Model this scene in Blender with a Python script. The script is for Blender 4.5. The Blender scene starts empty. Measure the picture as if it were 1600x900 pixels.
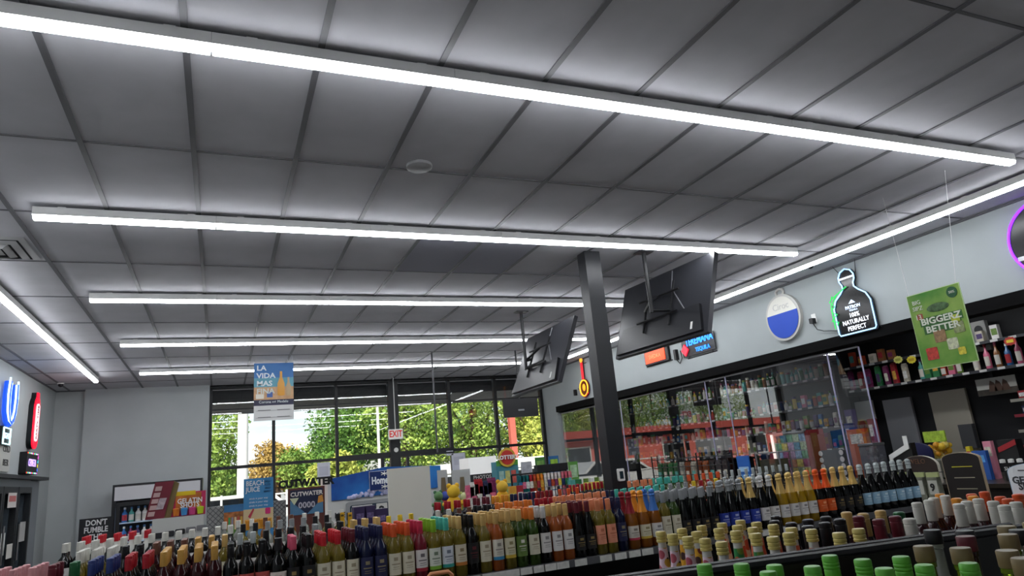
import bpy, math, random
from mathutils import Vector, Matrix
random.seed(11)
R = math.radians
SC = bpy.context.scene
COL = SC.collection

# ---------------------------------------------------------------- camera
CAM = Vector((0, 0, 1.6)); FPX = 1059.6
RW = ((0.92008126, 0.01756248, 0.39133366),
      (-0.38165539, 0.26527011, 0.88542133),
      (-0.08825893, -0.96401418, 0.25077287))      # rows: world X, Y, Z in (right, down, forward)
cd = bpy.data.cameras.new('camera'); cam = bpy.data.objects.new('camera', cd); COL.objects.link(cam)
cd.sensor_width = 36; cd.lens = 36 * FPX / 1600; cd.clip_start = 0.05; cd.clip_end = 500
m = Matrix.Identity(4)
for i in range(3):
    m[i][0] = RW[i][0]; m[i][1] = -RW[i][1]; m[i][2] = -RW[i][2]; m[i][3] = CAM[i]
cam.matrix_world = m; SC.camera = cam

def at(px, py, X=None, Y=None, Z=None):
    """point of the real plane X=, Y= or Z= seen at photo pixel (px, py)"""
    v = (px - 800, py - 450, FPX)
    d = Vector([sum(RW[i][k] * v[k] for k in range(3)) for i in range(3)])
    if X is not None: t = (X - CAM.x) / d.x
    elif Y is not None: t = (Y - CAM.y) / d.y
    else: t = (Z - CAM.z) / d.z
    return CAM + d * t
def xcol(px, Y, Z):
    """X of the line (Y, Z) at photo column px"""
    lo, hi = -8.0, 30.0
    for _ in range(50):
        mid = (lo + hi) / 2; q = Vector((mid, Y, Z)) - CAM
        c = [sum(RW[i][k] * q[i] for i in range(3)) for k in range(3)]
        if c[2] > 0 and 800 + FPX * c[0] / c[2] > px: hi = mid
        else: lo = mid
    return lo

# ---------------------------------------------------------------- light and exposure
SC.view_settings.view_transform = 'Standard'; SC.view_settings.look = 'None'
SC.view_settings.gamma = 1; SC.view_settings.use_curve_mapping = False
SC.view_settings.exposure = 0.22
STRIP_E = 24.0
wd = bpy.data.worlds.new('world'); SC.world = wd; wd.use_nodes = True
wn = wd.node_tree.nodes; wl = wd.node_tree.links; bg = wn['Background']
sky = wn.new('ShaderNodeTexSky'); sky.sky_type = 'NISHITA'; sky.sun_disc = False
sky.sun_elevation = R(42); sky.sun_rotation = R(200); sky.air_density = 1.0; sky.dust_density = 1.5
tc = wn.new('ShaderNodeTexCoord'); nz = wn.new('ShaderNodeTexNoise'); nz.inputs['Scale'].default_value = 5; nz.inputs['Detail'].default_value = 8
mp = wn.new('ShaderNodeMapping'); mp.inputs['Scale'].default_value = (1, 1, 3.5)
rp = wn.new('ShaderNodeValToRGB'); rp.color_ramp.elements[0].position = .42; rp.color_ramp.elements[1].position = .62
mx = wn.new('ShaderNodeMixRGB'); mx.inputs[2].default_value = (7.5, 7.8, 8.2, 1)
wl.new(tc.outputs['Generated'], mp.inputs[0]); wl.new(mp.outputs[0], nz.inputs[0]); wl.new(nz.outputs[0], rp.inputs[0])
wl.new(rp.outputs[0], mx.inputs[0]); wl.new(sky.outputs[0], mx.inputs[1]); wl.new(mx.outputs[0], bg.inputs[0])
bg.inputs[1].default_value = 0.17
sd = bpy.data.lights.new('sun', 'SUN'); sd.energy = 5.6; sd.angle = R(.6); sd.color = (1, .95, .86)
sun = bpy.data.objects.new('sun', sd); COL.objects.link(sun); sun.rotation_euler = (R(48), 0, R(-28)); sun.location = (0, -30, 30)

# ---------------------------------------------------------------- materials
def lin(h):
    if isinstance(h, str):
        h = h.lstrip('#'); c = [int(h[i:i + 2], 16) / 255 for i in (0, 2, 4)]
    else: c = h
    return tuple((x / 12.92 if x <= .04045 else ((x + .055) / 1.055) ** 2.4) for x in c) + (1,)
MC = {}
def mat(col, rough=.5, metal=0, emit=0, trans=0, noise=0, scale=8, col2=None, spec=.5, ior=1.45, bump=0):
    key = (col, rough, metal, emit, trans, noise, scale, col2, spec, ior, bump)
    if key in MC: return MC[key]
    M = bpy.data.materials.new('paint_' + str(len(MC))); M.use_nodes = True
    nt = M.node_tree; b = nt.nodes['Principled BSDF']
    b.inputs['Base Color'].default_value = lin(col); b.inputs['Roughness'].default_value = rough
    b.inputs['Metallic'].default_value = metal; b.inputs['Specular IOR Level'].default_value = spec
    b.inputs['Transmission Weight'].default_value = trans; b.inputs['IOR'].default_value = ior
    if emit:
        b.inputs['Emission Color'].default_value = lin(col); b.inputs['Emission Strength'].default_value = emit
    if noise or col2 or bump:
        t = nt.nodes.new('ShaderNodeTexCoord'); n = nt.nodes.new('ShaderNodeTexNoise')
        n.inputs['Scale'].default_value = scale; n.inputs['Detail'].default_value = 5
        nt.links.new(t.outputs['Object'], n.inputs[0])
        if noise or col2:
            r = nt.nodes.new('ShaderNodeValToRGB'); c = lin(col)
            r.color_ramp.elements[0].position = .35; r.color_ramp.elements[1].position = .65
            r.color_ramp.elements[0].color = tuple(x * (1 - noise) for x in c[:3]) + (1,)
            r.color_ramp.elements[1].color = lin(col2) if col2 else tuple(min(1, x * (1 + noise)) for x in c[:3]) + (1,)
            nt.links.new(n.outputs[0], r.inputs[0]); nt.links.new(r.outputs[0], b.inputs['Base Color'])
        if bump:
            u = nt.nodes.new('ShaderNodeBump'); u.inputs['Strength'].default_value = bump
            nt.links.new(n.outputs[0], u.inputs['Height']); nt.links.new(u.outputs[0], b.inputs['Normal'])
    MC[key] = M; return M
def spots(base, cols, scale, thr=.33):
    """printed dots: voronoi cells, each with one colour of cols"""
    key = ('spots', base, tuple(cols), scale, thr)
    if key in MC: return MC[key]
    M = bpy.data.materials.new('print_' + str(len(MC))); M.use_nodes = True; nt = M.node_tree; b = nt.nodes['Principled BSDF']
    b.inputs['Roughness'].default_value = .5
    t = nt.nodes.new('ShaderNodeTexCoord'); v = nt.nodes.new('ShaderNodeTexVoronoi'); v.inputs['Scale'].default_value = scale
    nt.links.new(t.outputs['Object'], v.inputs['Vector'])
    s = nt.nodes.new('ShaderNodeSeparateColor'); nt.links.new(v.outputs['Color'], s.inputs[0])
    r = nt.nodes.new('ShaderNodeValToRGB'); r.color_ramp.interpolation = 'CONSTANT'
    e = r.color_ramp.elements
    while len(e) < len(cols): e.new(.5)
    for i, c in enumerate(cols): e[i].position = i / len(cols); e[i].color = lin(c)
    nt.links.new(s.outputs[0], r.inputs[0])
    l = nt.nodes.new('ShaderNodeMath'); l.operation = 'LESS_THAN'; l.inputs[1].default_value = thr
    nt.links.new(v.outputs['Distance'], l.inputs[0])
    x = nt.nodes.new('ShaderNodeMixRGB'); x.inputs[1].default_value = lin(base)
    nt.links.new(l.outputs[0], x.inputs[0]); nt.links.new(r.outputs[0], x.inputs[2]); nt.links.new(x.outputs[0], b.inputs['Base Color'])
    MC[key] = M; return M
def pane_mat(ior=1.5, tint=(1, 1, 1)):
    key = ('pane', ior, tint)
    if key in MC: return MC[key]
    M = bpy.data.materials.new('clear_sheet'); M.use_nodes = True; nt = M.node_tree
    for n in list(nt.nodes): nt.nodes.remove(n)
    o = nt.nodes.new('ShaderNodeOutputMaterial'); a = nt.nodes.new('ShaderNodeBsdfTransparent'); g = nt.nodes.new('ShaderNodeBsdfGlossy')
    a.inputs[0].default_value = tint + (1,); g.inputs['Roughness'].default_value = 0.0
    f = nt.nodes.new('ShaderNodeFresnel'); f.inputs[0].default_value = ior; x = nt.nodes.new('ShaderNodeMixShader')
    ge = nt.nodes.new('ShaderNodeNewGeometry'); mt = nt.nodes.new('ShaderNodeMath'); mt.operation = 'MULTIPLY'
    sb = nt.nodes.new('ShaderNodeMath'); sb.operation = 'SUBTRACT'; sb.inputs[0].default_value = 1
    nt.links.new(ge.outputs['Backfacing'], sb.inputs[1]); nt.links.new(f.outputs[0], mt.inputs[0]); nt.links.new(sb.outputs[0], mt.inputs[1])
    nt.links.new(mt.outputs[0], x.inputs[0]); nt.links.new(a.outputs[0], x.inputs[1]); nt.links.new(g.outputs[0], x.inputs[2])
    nt.links.new(x.outputs[0], o.inputs[0]); MC[key] = M; return M

BLACK = mat('#131417', .45); DARK = mat('#1d1e22', .4); WHITE = mat('#e9e9e6', .5)

# ---------------------------------------------------------------- mesh helpers
class MB:
    def __init__(s): s.v = []; s.f = []; s.mi = []; s.cur = 0
    def add(s, vs, fs):
        k = len(s.v); s.v += [tuple(v) for v in vs]
        for f in fs: s.f.append([i + k for i in f]); s.mi.append(s.cur)
    def box(s, x0, x1, y0, y1, z0, z1):
        if x0 > x1: x0, x1 = x1, x0
        if y0 > y1: y0, y1 = y1, y0
        if z0 > z1: z0, z1 = z1, z0
        s.add([(x0,y0,z0),(x1,y0,z0),(x1,y1,z0),(x0,y1,z0),(x0,y0,z1),(x1,y0,z1),(x1,y1,z1),(x0,y1,z1)],
              [(0,3,2,1),(4,5,6,7),(0,1,5,4),(1,2,6,5),(2,3,7,6),(3,0,4,7)])
        return s
    def prism(s, pts, y0, y1):
        """outline in (x, z), from y0 (front) to y1"""
        n = len(pts)
        s.add([(x, y0, z) for x, z in pts] + [(x, y1, z) for x, z in pts],
              [list(range(n)), list(range(2 * n - 1, n - 1, -1))] + [(i, i + n, (i + 1) % n + n, (i + 1) % n) for i in range(n)])
        return s
    def rbox(s, x0, x1, y0, y1, z0, z1, r=.02, n=4):
        pts = []
        for cx, cz, a in ((x1 - r, z0 + r, -90), (x1 - r, z1 - r, 0), (x0 + r, z1 - r, 90), (x0 + r, z0 + r, 180)):
            for k in range(n + 1):
                t = R(a + 90 * k / n); pts.append((cx + r * math.cos(t), cz + r * math.sin(t)))
        return s.prism(pts, y0, y1)
    def lathe(s, prof, n=14, cx=0, cy=0, cz=0, sx=1, sy=1):
        vs = []; fs = []
        for r, z in prof:
            for k in range(n):
                a = 2 * math.pi * k / n; vs.append((cx + r * math.cos(a) * sx, cy + r * math.sin(a) * sy, cz + z))
        for j in range(len(prof) - 1):
            for k in range(n):
                a = j * n + k; b = j * n + (k + 1) % n; fs.append((a, b, b + n, a + n))
        fs.append(list(range(n - 1, -1, -1))); L = (len(prof) - 1) * n; fs.append([L + k for k in range(n)])
        s.add(vs, fs); return s
    def tube(s, pts, r, n=8, closed=False):
        P = [Vector(p) for p in pts]; N = len(P); vs = []; fs = []
        up = Vector((0, 0, 1)); 
        for i, p in enumerate(P):
            if closed: d = P[(i + 1) % N] - P[i - 1]
            else: d = P[min(i + 1, N - 1)] - P[max(i - 1, 0)]
            d.normalize(); u = up if abs(d.z) < .9 else Vector((0, 1, 0))
            a = d.cross(u).normalized(); b = d.cross(a)
            if i and (a - pa).length > 1.2: pass
            pa = a
            for k in range(n):
                t = 2 * math.pi * k / n; vs.append(p + (a * math.cos(t) + b * math.sin(t)) * r)
        for i in range(N if closed else N - 1):
            j = (i + 1) % N
            # nearest start index for the next ring
            best = min(range(n), key=lambda q: (vs[i * n] - P[i] - (vs[j * n + q] - P[j])).length)
            for k in range(n):
                fs.append((i * n + k, i * n + (k + 1) % n, j * n + (k + 1 + best) % n, j * n + (k + best) % n))
        if not closed: fs.append(list(range(n))); fs.append([(N - 1) * n + k for k in range(n - 1, -1, -1)])
        s.add(vs, fs); return s
    def blob(s, c, r, n=8, squash=(1, 1, 1)):
        m_ = n // 2 + 1
        prof = [(math.sin(math.pi * j / m_) * r, -math.cos(math.pi * j / m_) * r) for j in range(m_ + 1)]
        prof = [(max(a, r * .03), z * squash[2]) for a, z in prof]
        return s.lathe(prof, n, c[0], c[1], c[2], squash[0], squash[1])
    def mesh(s, name, mats, smooth=True):
        me = bpy.data.meshes.new(name); me.from_pydata(s.v, [], s.f); me.update()
        for mm in (mats if isinstance(mats, (list, tuple)) else [mats]): me.materials.append(mm)
        me.polygons.foreach_set('material_index', s.mi)
        if smooth:
            me.polygons.foreach_set('use_smooth', [True] * len(me.polygons)); me.set_sharp_from_angle(angle=R(35))
        return me
    def build(s, name, mats, parent=None, smooth=True):
        return link(name, s.mesh(name, mats, smooth), parent)
def link(name, me, parent=None):
    o = bpy.data.objects.new(name, me); COL.objects.link(o)
    if parent is not None: o.parent = parent
    return o
def tag(o, label, cat, group=None, kind=None):
    if label: o['label'] = label
    if cat: o['category'] = cat
    if group: o['group'] = group
    if kind: o['kind'] = kind
    return o
def thing(name, label, cat, loc=(0, 0, 0), rz=0, group=None):
    o = bpy.data.objects.new(name, None); COL.objects.link(o); o.empty_display_size = .05
    o.location = loc; o.rotation_euler = (0, 0, rz); return tag(o, label, cat, group)
def struct(name, mb, mm): return tag(mb.build(name, mm), None, None, kind='structure')
def setkind(o): o['kind'] = 'structure'; return o
def text(body, size, mm, x, y, z, parent, name='lettering', ext=.002, sx=1.0, align='CENTER', bold=0, rz=0):
    """flat letters facing -Y in the parent's frame, centred on (x, z)"""
    cu = bpy.data.curves.new(name, 'FONT'); cu.body = body; cu.size = size; cu.extrude = ext; cu.offset = bold
    cu.align_x = align; cu.align_y = 'CENTER'; cu.resolution_u = 2
    t = bpy.data.objects.new(name, cu); COL.objects.link(t)
    bpy.context.view_layer.update()
    me = bpy.data.meshes.new_from_object(t.evaluated_get(bpy.context.evaluated_depsgraph_get()))
    bpy.data.objects.remove(t); bpy.data.curves.remove(cu); me.materials.clear(); me.materials.append(mm)
    me.transform(Matrix.Diagonal((sx, 1, 1, 1)))
    o = link(name, me, parent); o.location = (x, y, z); o.rotation_euler = (R(90), rz, 0); return o
def copy_tree(o, parent=None):
    c = o.copy(); COL.objects.link(c); c.parent = parent
    for ch in o.children: copy_tree(ch, c)
    return c

# ================================================================ SETTING
CZ = 3.67; XL = -2.85; XR = 7.17; YB = 15.0; YN = -3.0; XB = 9.15
ceil_m = mat('#b2b2b8', .9, noise=.05, scale=3, bump=.02)
wall_m = mat('#b0b5b6', .85, noise=.03, scale=2)
wallr_m = mat('#a6adae', .8, noise=.03, scale=2)
struct('floor', MB().box(XL - .2, XB + .3, YN - .2, YB + .2, -.12, 0), mat('#aaa69f', .35, noise=.12, scale=3))
struct('ceiling', MB().box(XL - .2, XB + .3, YN - .2, YB + .2, CZ, CZ + .3), ceil_m)
g = MB(); w = .016
X0 = -.796
xs = [X0 + .6096 * i for i in range(-3, 14) if X0 + .6096 * i < XR - .02]
for x in xs: g.box(x - w, x + w, YN, YB, CZ - .009, CZ + .001)
for j in range(-6, 9):
    y = 4.295 + 1.2192 * j; g.box(XL, XR, y - w * .6, y + w * .6, CZ - .006, CZ + .001)
g.box(XL, XL + .02, YN, YB, CZ - .02, CZ); g.box(XR - .03, XR, YN, YB, CZ - .02, CZ); g.box(XL, XR, YB - .03, YB, CZ - .02, CZ)
struct('trim_1', g, mat('#5e5e62', .6))
struct('ceiling_panel', MB().box(X0 + .6096 * 4 + .014, X0 + .6096 * 5 - .014, 5.53, 6.72, CZ - .004, CZ + .01).box(X0 + .6096 * 5 + .014, X0 + .6096 * 6 - .014, 5.53, 6.72, CZ - .004, CZ + .01), mat('#8b8c98', .9)).name = 'ceiling_2'
struct('wall_left', MB().box(XL - .2, XL, YN - .2, YB + .2, 0, CZ), wall_m)
struct('wall_rear', MB().box(XL, XB, YN - .2, YN, 0, CZ), wall_m)
bw = MB().box(XL, -2.36, YB + .0, YB + .2, 0, CZ).box(-2.36, -.22, YB - .12, YB + .2, 0, CZ)
struct('wall_back', bw, wall_m)
struct('wall_back_right', MB().box(XR - .02, XB, YB - .02, YB + .2, 0, CZ), wall_m)
# right wall: band above the header, a pier by the front, wall at the near end
rwm = MB().box(XR, XR + .16, YN, YB - .02, 2.80, CZ).box(XR, XR + .16, 14.28, YB - .02, 0, 2.80)
struct('wall_right', rwm, wallr_m)
struct('trim_2', MB().box(XR - .03, XR + .2, YN, 14.28, 2.67, 2.80), mat('#060607', .8, spec=.15))
struct('wall_booth', MB().box(XB, XB + .2, YN, YB, 0, CZ), mat('#1a1b1e', .7))
struct('ceiling_booth', MB().box(XR + .16, XB, YN, YB, 2.95, 3.0), mat('#33343a', .8)).name = 'ceiling_3'

# front storefront
fm = mat('#17181b', .5)
struct('wall_front', MB().box(-.22, XR - .02, YB - .02, YB + .12, 0, .35), fm)
MULL = [-.2, 1.0, 2.27, 3.5, 4.8, 5.94, 7.13]
struct('window_1', MB().box(-.22, XR - .02, YB - .03, YB + .1, 3.60, CZ), fm)
fr = MB()
for i, x in enumerate(MULL):
    h = .11 if i == 3 else .035 if i in (0, 4, 5, 6) else .03
    fr.box(x - h, x + h, YB - .05 if i == 3 else YB - .03, YB + .08, .3, 3.62)
for i in range(6):
    th = .06 if i in (2, 3) else .03
    fr.box(MULL[i], MULL[i + 1], YB - .025, YB + .07, 2.03 - th, 2.03 + th)
    fr.box(MULL[i], MULL[i + 1], YB - .02, YB + .07, 3.10 if i > 3 else 3.16, 3.13 if i > 3 else 3.19)
    if i not in (2, 3): fr.box(MULL[i], MULL[i + 1], YB - .02, YB + .07, 1.17, 1.22)
fr.box(3.19, 3.25, YB - .02, YB + .06, .3, 2.0).box(3.75, 3.8, YB - .02, YB + .06, .3, 2.0)
struct('window_2', fr, fm)
for i in range(6):
    o = struct('window_%d' % (i + 3), MB().box(MULL[i] + .03, MULL[i + 1] - .03, YB + .02, YB + .026, .36, 3.6), pane_mat(1.5, (.97, .98, .97)))
# canopy outside and its fascia
struct('trim_3', MB().box(-6, 12, YB + .25, 17.6, 3.34, 3.6).box(-6, 12, 17.5, 17.7, 3.34, 4.1), mat('#1c1d22', .7))
# ground outside
struct('ground', MB().box(-80, 90, YB + .2, 120, -.2, -.02), mat('#9b9a96', .9, noise=.15, scale=.6))

# ---------------------------------------------------------------- outside
def building(name, label, x0, x1, y0, y1, h, wallc, roofc, over=.5):
    b = thing(name, label, 'building', ((x0 + x1) / 2, (y0 + y1) / 2, -.02))
    X = (x1 - x0) / 2; Y = (y1 - y0) / 2
    MB().box(-X, X, -Y, Y, 0, h * .8).build('wall', mat(wallc, .8, noise=.1, scale=1), b)
    MB().box(-X - over, X + over, -Y - over, Y + over, h * .8, h).build('roof', mat(roofc, .7, noise=.1, scale=1), b)
    n = max(2, int((x1 - x0) / 7))
    for k in range(n):
        cx = -X + (k + .5) * 2 * X / n
        f = MB().box(cx - .9, cx + .9, -Y - .03, -Y + .02, h * .25, h * .7).build('window', mat('#c9c9c2', .4), b)
        MB().box(cx - .8, cx + .8, -Y - .045, -Y - .02, h * .28, h * .67).build('pane', mat('#2b3136', .1), f)
    return b
building('red_building', 'long low red building with white framed windows across the car park', -40, -3.2, 40, 50, 3.3, '#c8685c', '#a8473d')
building('pale_store', 'low white flat roofed building beyond the entrance', 8.6, 17, 27.2, 29.0, 1.86, '#d8d6cf', '#f2f0ea')
leafm = {k: mat(a, .7, noise=.3, scale=1.3, col2=b) for k, (a, b) in {
    'g': ('#55832c', '#a9c05c'), 'd': ('#2c5620', '#6f9a3d'), 'y': ('#86a036', '#c6c862'), 'o': ('#9a7a34', '#c7a860')}.items()}
def tree(x, y, h, r, kind, label, grp=None, n=8500):
    t = thing('tree', label, 'tree', (x, y, -.02), 0, grp)
    MB().lathe([(.22, 0), (.16, h * .4), (.08, h * .75)], 8).tube([(0, 0, h * .35), (r * .3, 0, h * .55), (r * .5, .1, h * .7)], .06).tube([(0, 0, h * .4), (-r * .3, .1, h * .6), (-r * .45, 0, h * .75)], .06).build('trunk', mat('#4d3d2f', .9), t)
    c = MB(); rnd = random.Random(int(x * 97 + y * 13))
    cl = [(rnd.uniform(-.6, .6) * r, rnd.uniform(-.6, .6) * r, h * rnd.uniform(.28, .86), r * rnd.uniform(.32, .55)) for _ in range(16)]
    for _ in range(n):
        a = rnd.choice(cl); th = rnd.uniform(0, 6.283); ph = math.acos(rnd.uniform(-1, 1)); q = a[3] * rnd.uniform(.55, 1.05)
        p = Vector((a[0] + q * math.sin(ph) * math.cos(th), a[1] + q * math.sin(ph) * math.sin(th), a[2] + q * math.cos(ph)))
        if p.z < .3: continue
        s_ = rnd.uniform(.05, .13); u = Vector((rnd.uniform(-1, 1), rnd.uniform(-1, 1), rnd.uniform(-1, 1))).normalized()
        v = u.cross(Vector((rnd.uniform(-1, 1), rnd.uniform(-1, 1), rnd.uniform(-1, 1)))).normalized()
        c.add([p - u * s_, p + v * s_ * .6, p + u * s_, p - v * s_ * .6], [(0, 1, 2, 3)])
    c.build('crown', leafm[kind], t, smooth=False)
TREES = [(-.6, 34, 5.6, 2.3, 'g', 'bright green tree at the far left of the front windows'),
    (3.3, 46, 4.7, 1.9, 'o', 'orange tinged autumn tree right of the tall pale pole'),
    (5.0, 44, 3.9, 2.2, 'g', 'low green tree below the open sky gap'),
    (6.4, 38, 5.6, 2.4, 'd', 'dark green tree at the right edge of the sky gap'),
    (7.6, 42, 8.6, 3.2, 'd', 'tall dark tree behind the second window bay'),
    (9.2, 37, 7.8, 3.0, 'g', 'tall bright green tree left of the entrance post'),
    (11.3, 43, 9.0, 3.4, 'd', 'tall dark tree straight behind the entrance post'),
    (12.4, 35, 7.2, 2.7, 'g', 'leafy green tree right of the entrance post'),
    (14.8, 41, 9.4, 3.4, 'g', 'tall green tree behind the thin ceiling pole'),
    (16.6, 36, 6.6, 2.6, 'y', 'yellowing tree left of the red pole'),
    (18.6, 42, 9.6, 3.5, 'd', 'tall dark tree behind the red pole'),
    (19.8, 36, 7.6, 2.8, 'g', 'green tree right of the red pole'),
    (22.5, 42, 9.6, 3.5, 'g', 'tall green tree beside the white wall pier'),
    (4.4, 30, 2.6, 1.3, 'y', 'low yellow green bush like tree near the car park'),
    (15.0, 31, 3.4, 1.8, 'y', 'low yellow tree in front of the tall green ones'),
    (18.6, 32, 3.8, 1.9, 'y', 'low golden tree near the base of the red pole')]
for t_ in TREES: tree(*t_)
for k, (x, y, h, r, kd) in enumerate([(-5, 58, 9, 3.6, 'g'), (-9, 62, 10, 4, 'd'), (-13, 57, 9.5, 3.8, 'g'), (-18, 60, 11, 4, 'y'), (-23, 58, 10, 4, 'g'), (-28, 62, 11, 4.2, 'd'), (-34, 60, 10, 4, 'g')]):
    tree(x, y, h, r, kd, ['green tree', 'dark tree', 'leafy tree', 'yellow green tree', 'broad tree', 'tall dark tree', 'rounded tree'][k] + ' behind the red building, number %d from its right end' % (k + 1), None, 9000)
p = thing('utility_pole', 'tall pale round pole outside the first window bay', 'pole', (.77, 28, -.02))
MB().lathe([(.20, 0), (.19, 3), (.17, 9)], 12).build('shaft', mat('#d9d7d4', .6), p)
MB().box(-1.2, 1.2, -.06, .06, 8.2, 8.35).build('cross_arm', mat('#8d857b', .7), p)
p = thing('sign_pole', 'rust red square pole outside the last window bay', 'pole', (12.6, 30, -.02))
MB().box(-.14, .14, -.14, .14, 0, 6.2).build('shaft', mat('#b4584a', .6), p)
MB().box(-1.3, 1.3, -.15, .15, 6.2, 7.6).build('sign_box', mat('#c7c2bb', .6), p)
for i, (x, h) in enumerate(((6.3, 5.6),)):
    p = thing('lamp_post', 'thin white lamp post outside the second window bay', 'pole', (x, 30, -.02))
    MB().lathe([(.07, 0), (.05, h)], 8).build('shaft', mat('#e8e6df', .5), p)
    MB().box(-.5, .1, -.1, .1, h, h + .1).build('lamp_head', mat('#cfcfca', .5), p)
def car(x, y, c, label):
    t = thing('car', label, 'car', (x, y, -.02))
    MB().prism([(-2.2, .35), (2.2, .35), (2.25, .8), (1.5, .95), (.9, 1.45), (-.9, 1.45), (-1.7, .95), (-2.2, .85)], -.85, .85).build('body', mat(c, .25), t)
    MB().prism([(1.35, .97), (.83, 1.39), (-.83, 1.39), (-1.5, .97)], -.87, .87).build('side_windows', mat('#15181c', .1), t)
    for sx in (-1.35, 1.35):
        for sy in (-.82, .82):
            wl_ = MB().lathe([(.1, -.1), (.33, -.1), (.33, .1), (.1, .1)], 14).build('wheel', mat('#111214', .7), t)
            wl_.location = (sx, sy, .33); wl_.rotation_euler = (R(90), 0, 0)
car(.6, 24, '#e7e7e6', 'white car parked outside the first window bay')
car(6.8, 25, '#b9bdc2', 'silver car parked beyond the entrance door')
car(11.3, 25.5, '#d9d9d6', 'pale car parked near the red pole')
f = thing('guard_rail', 'white pipe railing outside the first window bay', 'railing', (.4, 21, -.02))
for k in range(3): MB().tube([(-1.2, 0, .7 + .35 * k), (2.2, 0, .7 + .35 * k)], .025).build('rail', WHITE, f)
for k in range(5): MB().tube([(-1.2 + .85 * k, 0, 0), (-1.2 + .85 * k, 0, 1.5)], .03).build('post', WHITE, f)

# ================================================================ CEILING FIXTURES
lens_m = mat('#f8fbff', .4, emit=STRIP_E); house_m = mat('#dededc', .5)
def strip(x0, x1, y0, y1, label, along='x', seg=1.17, anchor=None):
    t = thing('strip_light', label, 'ceiling light', ((x0 + x1) / 2, (y0 + y1) / 2, CZ), 0, 'long strip lights under the ceiling')
    L = (x1 - x0) if along == 'x' else (y1 - y0)
    n = max(1, round(L / seg)); s_ = L / n
    rz = 0 if along == 'x' else R(90)
    for k in range(n):
        a = -L / 2 + k * s_
        h = MB().box(a + .001, a + s_ - .001, -.036, .036, -.077, -.018).box(a + .15, a + .2, -.03, .03, -.016, -.0095).box(a + s_ - .2, a + s_ - .15, -.03, .03, -.016, -.0095).build('housing', house_m, t)
        l = MB(); e = .006
        pr_ = [(-.033, -.078), (-.033, -.090), (-.024, -.104), (.024, -.104), (.033, -.090), (.033, -.078)]
        vs = [(a + e, p_[0], p_[1]) for p_ in pr_] + [(a + s_ - e, p_[0], p_[1]) for p_ in pr_]
        l.add(vs, [[5, 4, 3, 2, 1, 0], [6, 7, 8, 9, 10, 11]] + [(i, (i + 1) % 6, (i + 1) % 6 + 6, i + 6) for i in range(6)])
        q = l.build('lens', lens_m, t)
        h.rotation_euler = (0, 0, rz); q.rotation_euler = (0, 0, rz)
ORD = ['nearest', 'second nearest', 'third nearest', 'fourth nearest', 'farthest']
for i, y in enumerate((3.03, 5.40, 7.76, 10.17, 12.62)):
    strip(-1.25, (5.82, 5.88, 5.86, 5.80, 5.66)[i], y, y, ORD[i] + ' of the five strip lights running across the store')
strip(-1.97, -1.97, -1.2, 13.35, 'strip light running front to back along the left wall', 'y')
strip(6.43, 6.43, -1.0, 12.9, 'strip light running front to back along the right wall', 'y')
v = thing('ceiling_vent', 'square white louvred air diffuser in the left ceiling', 'ceiling vent', (-1.76, 6.41, CZ))
for k, (a, b, z0, z1) in enumerate(((.30, .255, -.012, 0), (.235, .19, -.03, -.012), (.165, .12, -.045, -.022), (.095, .0, -.055, -.03))):
    mb = MB()
    vs = []
    for s_, z in ((a, z1 if k else -.001), (b, z0)):
        vs += [(-s_, -s_, z), (s_, -s_, z), (s_, s_, z), (-s_, s_, z)]
    mb.add(vs, [(i, (i + 1) % 4, (i + 1) % 4 + 4, i + 4) for i in range(4)] + [(7, 6, 5, 4)] * (k == 3))
    mb.build('louvre' if k else 'frame', mat('#b9babc', .5), v)
MB().box(-.25, .25, -.25, .25, -.010, -.0095).build('duct_opening', mat('#26262a', .8), v)
def dome(x, y, label):
    t = thing('dome_camera', label, 'camera', (x, y, CZ - .01), 0)
    MB().lathe([(.05, -.02), (.055, 0)], 14).build('base', WHITE, t)
    MB().blob((0, 0, -.03), .042, 12).build('dome', mat('#101114', .1), t)
dome(-2.58, 13.9, 'small dome camera on the ceiling at the far left corner')
dome(6.62, 5.9, 'small dome camera beside the right strip light')
dome(6.3, 10.6, 'small dome camera beside the right strip light near the guitar sign')
t = thing('smoke_detector', 'faint round detector on the ceiling between the two nearest strip lights', 'smoke detector', (at(655, 258, Z=CZ).x, at(655, 258, Z=CZ).y, CZ))
MB().lathe([(.075, -.03), (.09, -.02), (.09, 0)], 16).build('body', mat('#8a8a8c', .6), t)
# post
t = thing('square_post', 'black square steel post from floor to ceiling by the right television', 'post', (3.525, 5.91, 0))
MB().box(-.09, .09, -.07, .09, 0, CZ).build('shaft', mat('#17191e', .4), t)
th = thing('thermostat', 'white thermostat with dark screen on the black square post', 'thermostat', (xcol(970, 5.83, 1.41), 5.84, 1.41))
MB().rbox(-.035, .035, -.025, 0, -.055, .06, .012).build('case', WHITE, th); MB().box(-.02, .02, -.027, -.02, -.035, .035).build('screen', mat('#23303a', .1), th)
t = thing('ceiling_pole', 'thin grey pole hanging from the ceiling in front of the entrance', 'pole', (3.45, 11.62, 1.9))
MB().tube([(0, 0, 0), (0, 0, CZ - 1.9)], .016).build('tube', mat('#4a4b50', .4), t); MB().box(-.05, .05, -.05, .05, CZ - 1.91, CZ - 1.9).build('plate', DARK, t)
MB().box(-.3, .3, -.02, .02, -.02, .01).build('hanging_bar', DARK, t)

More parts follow.
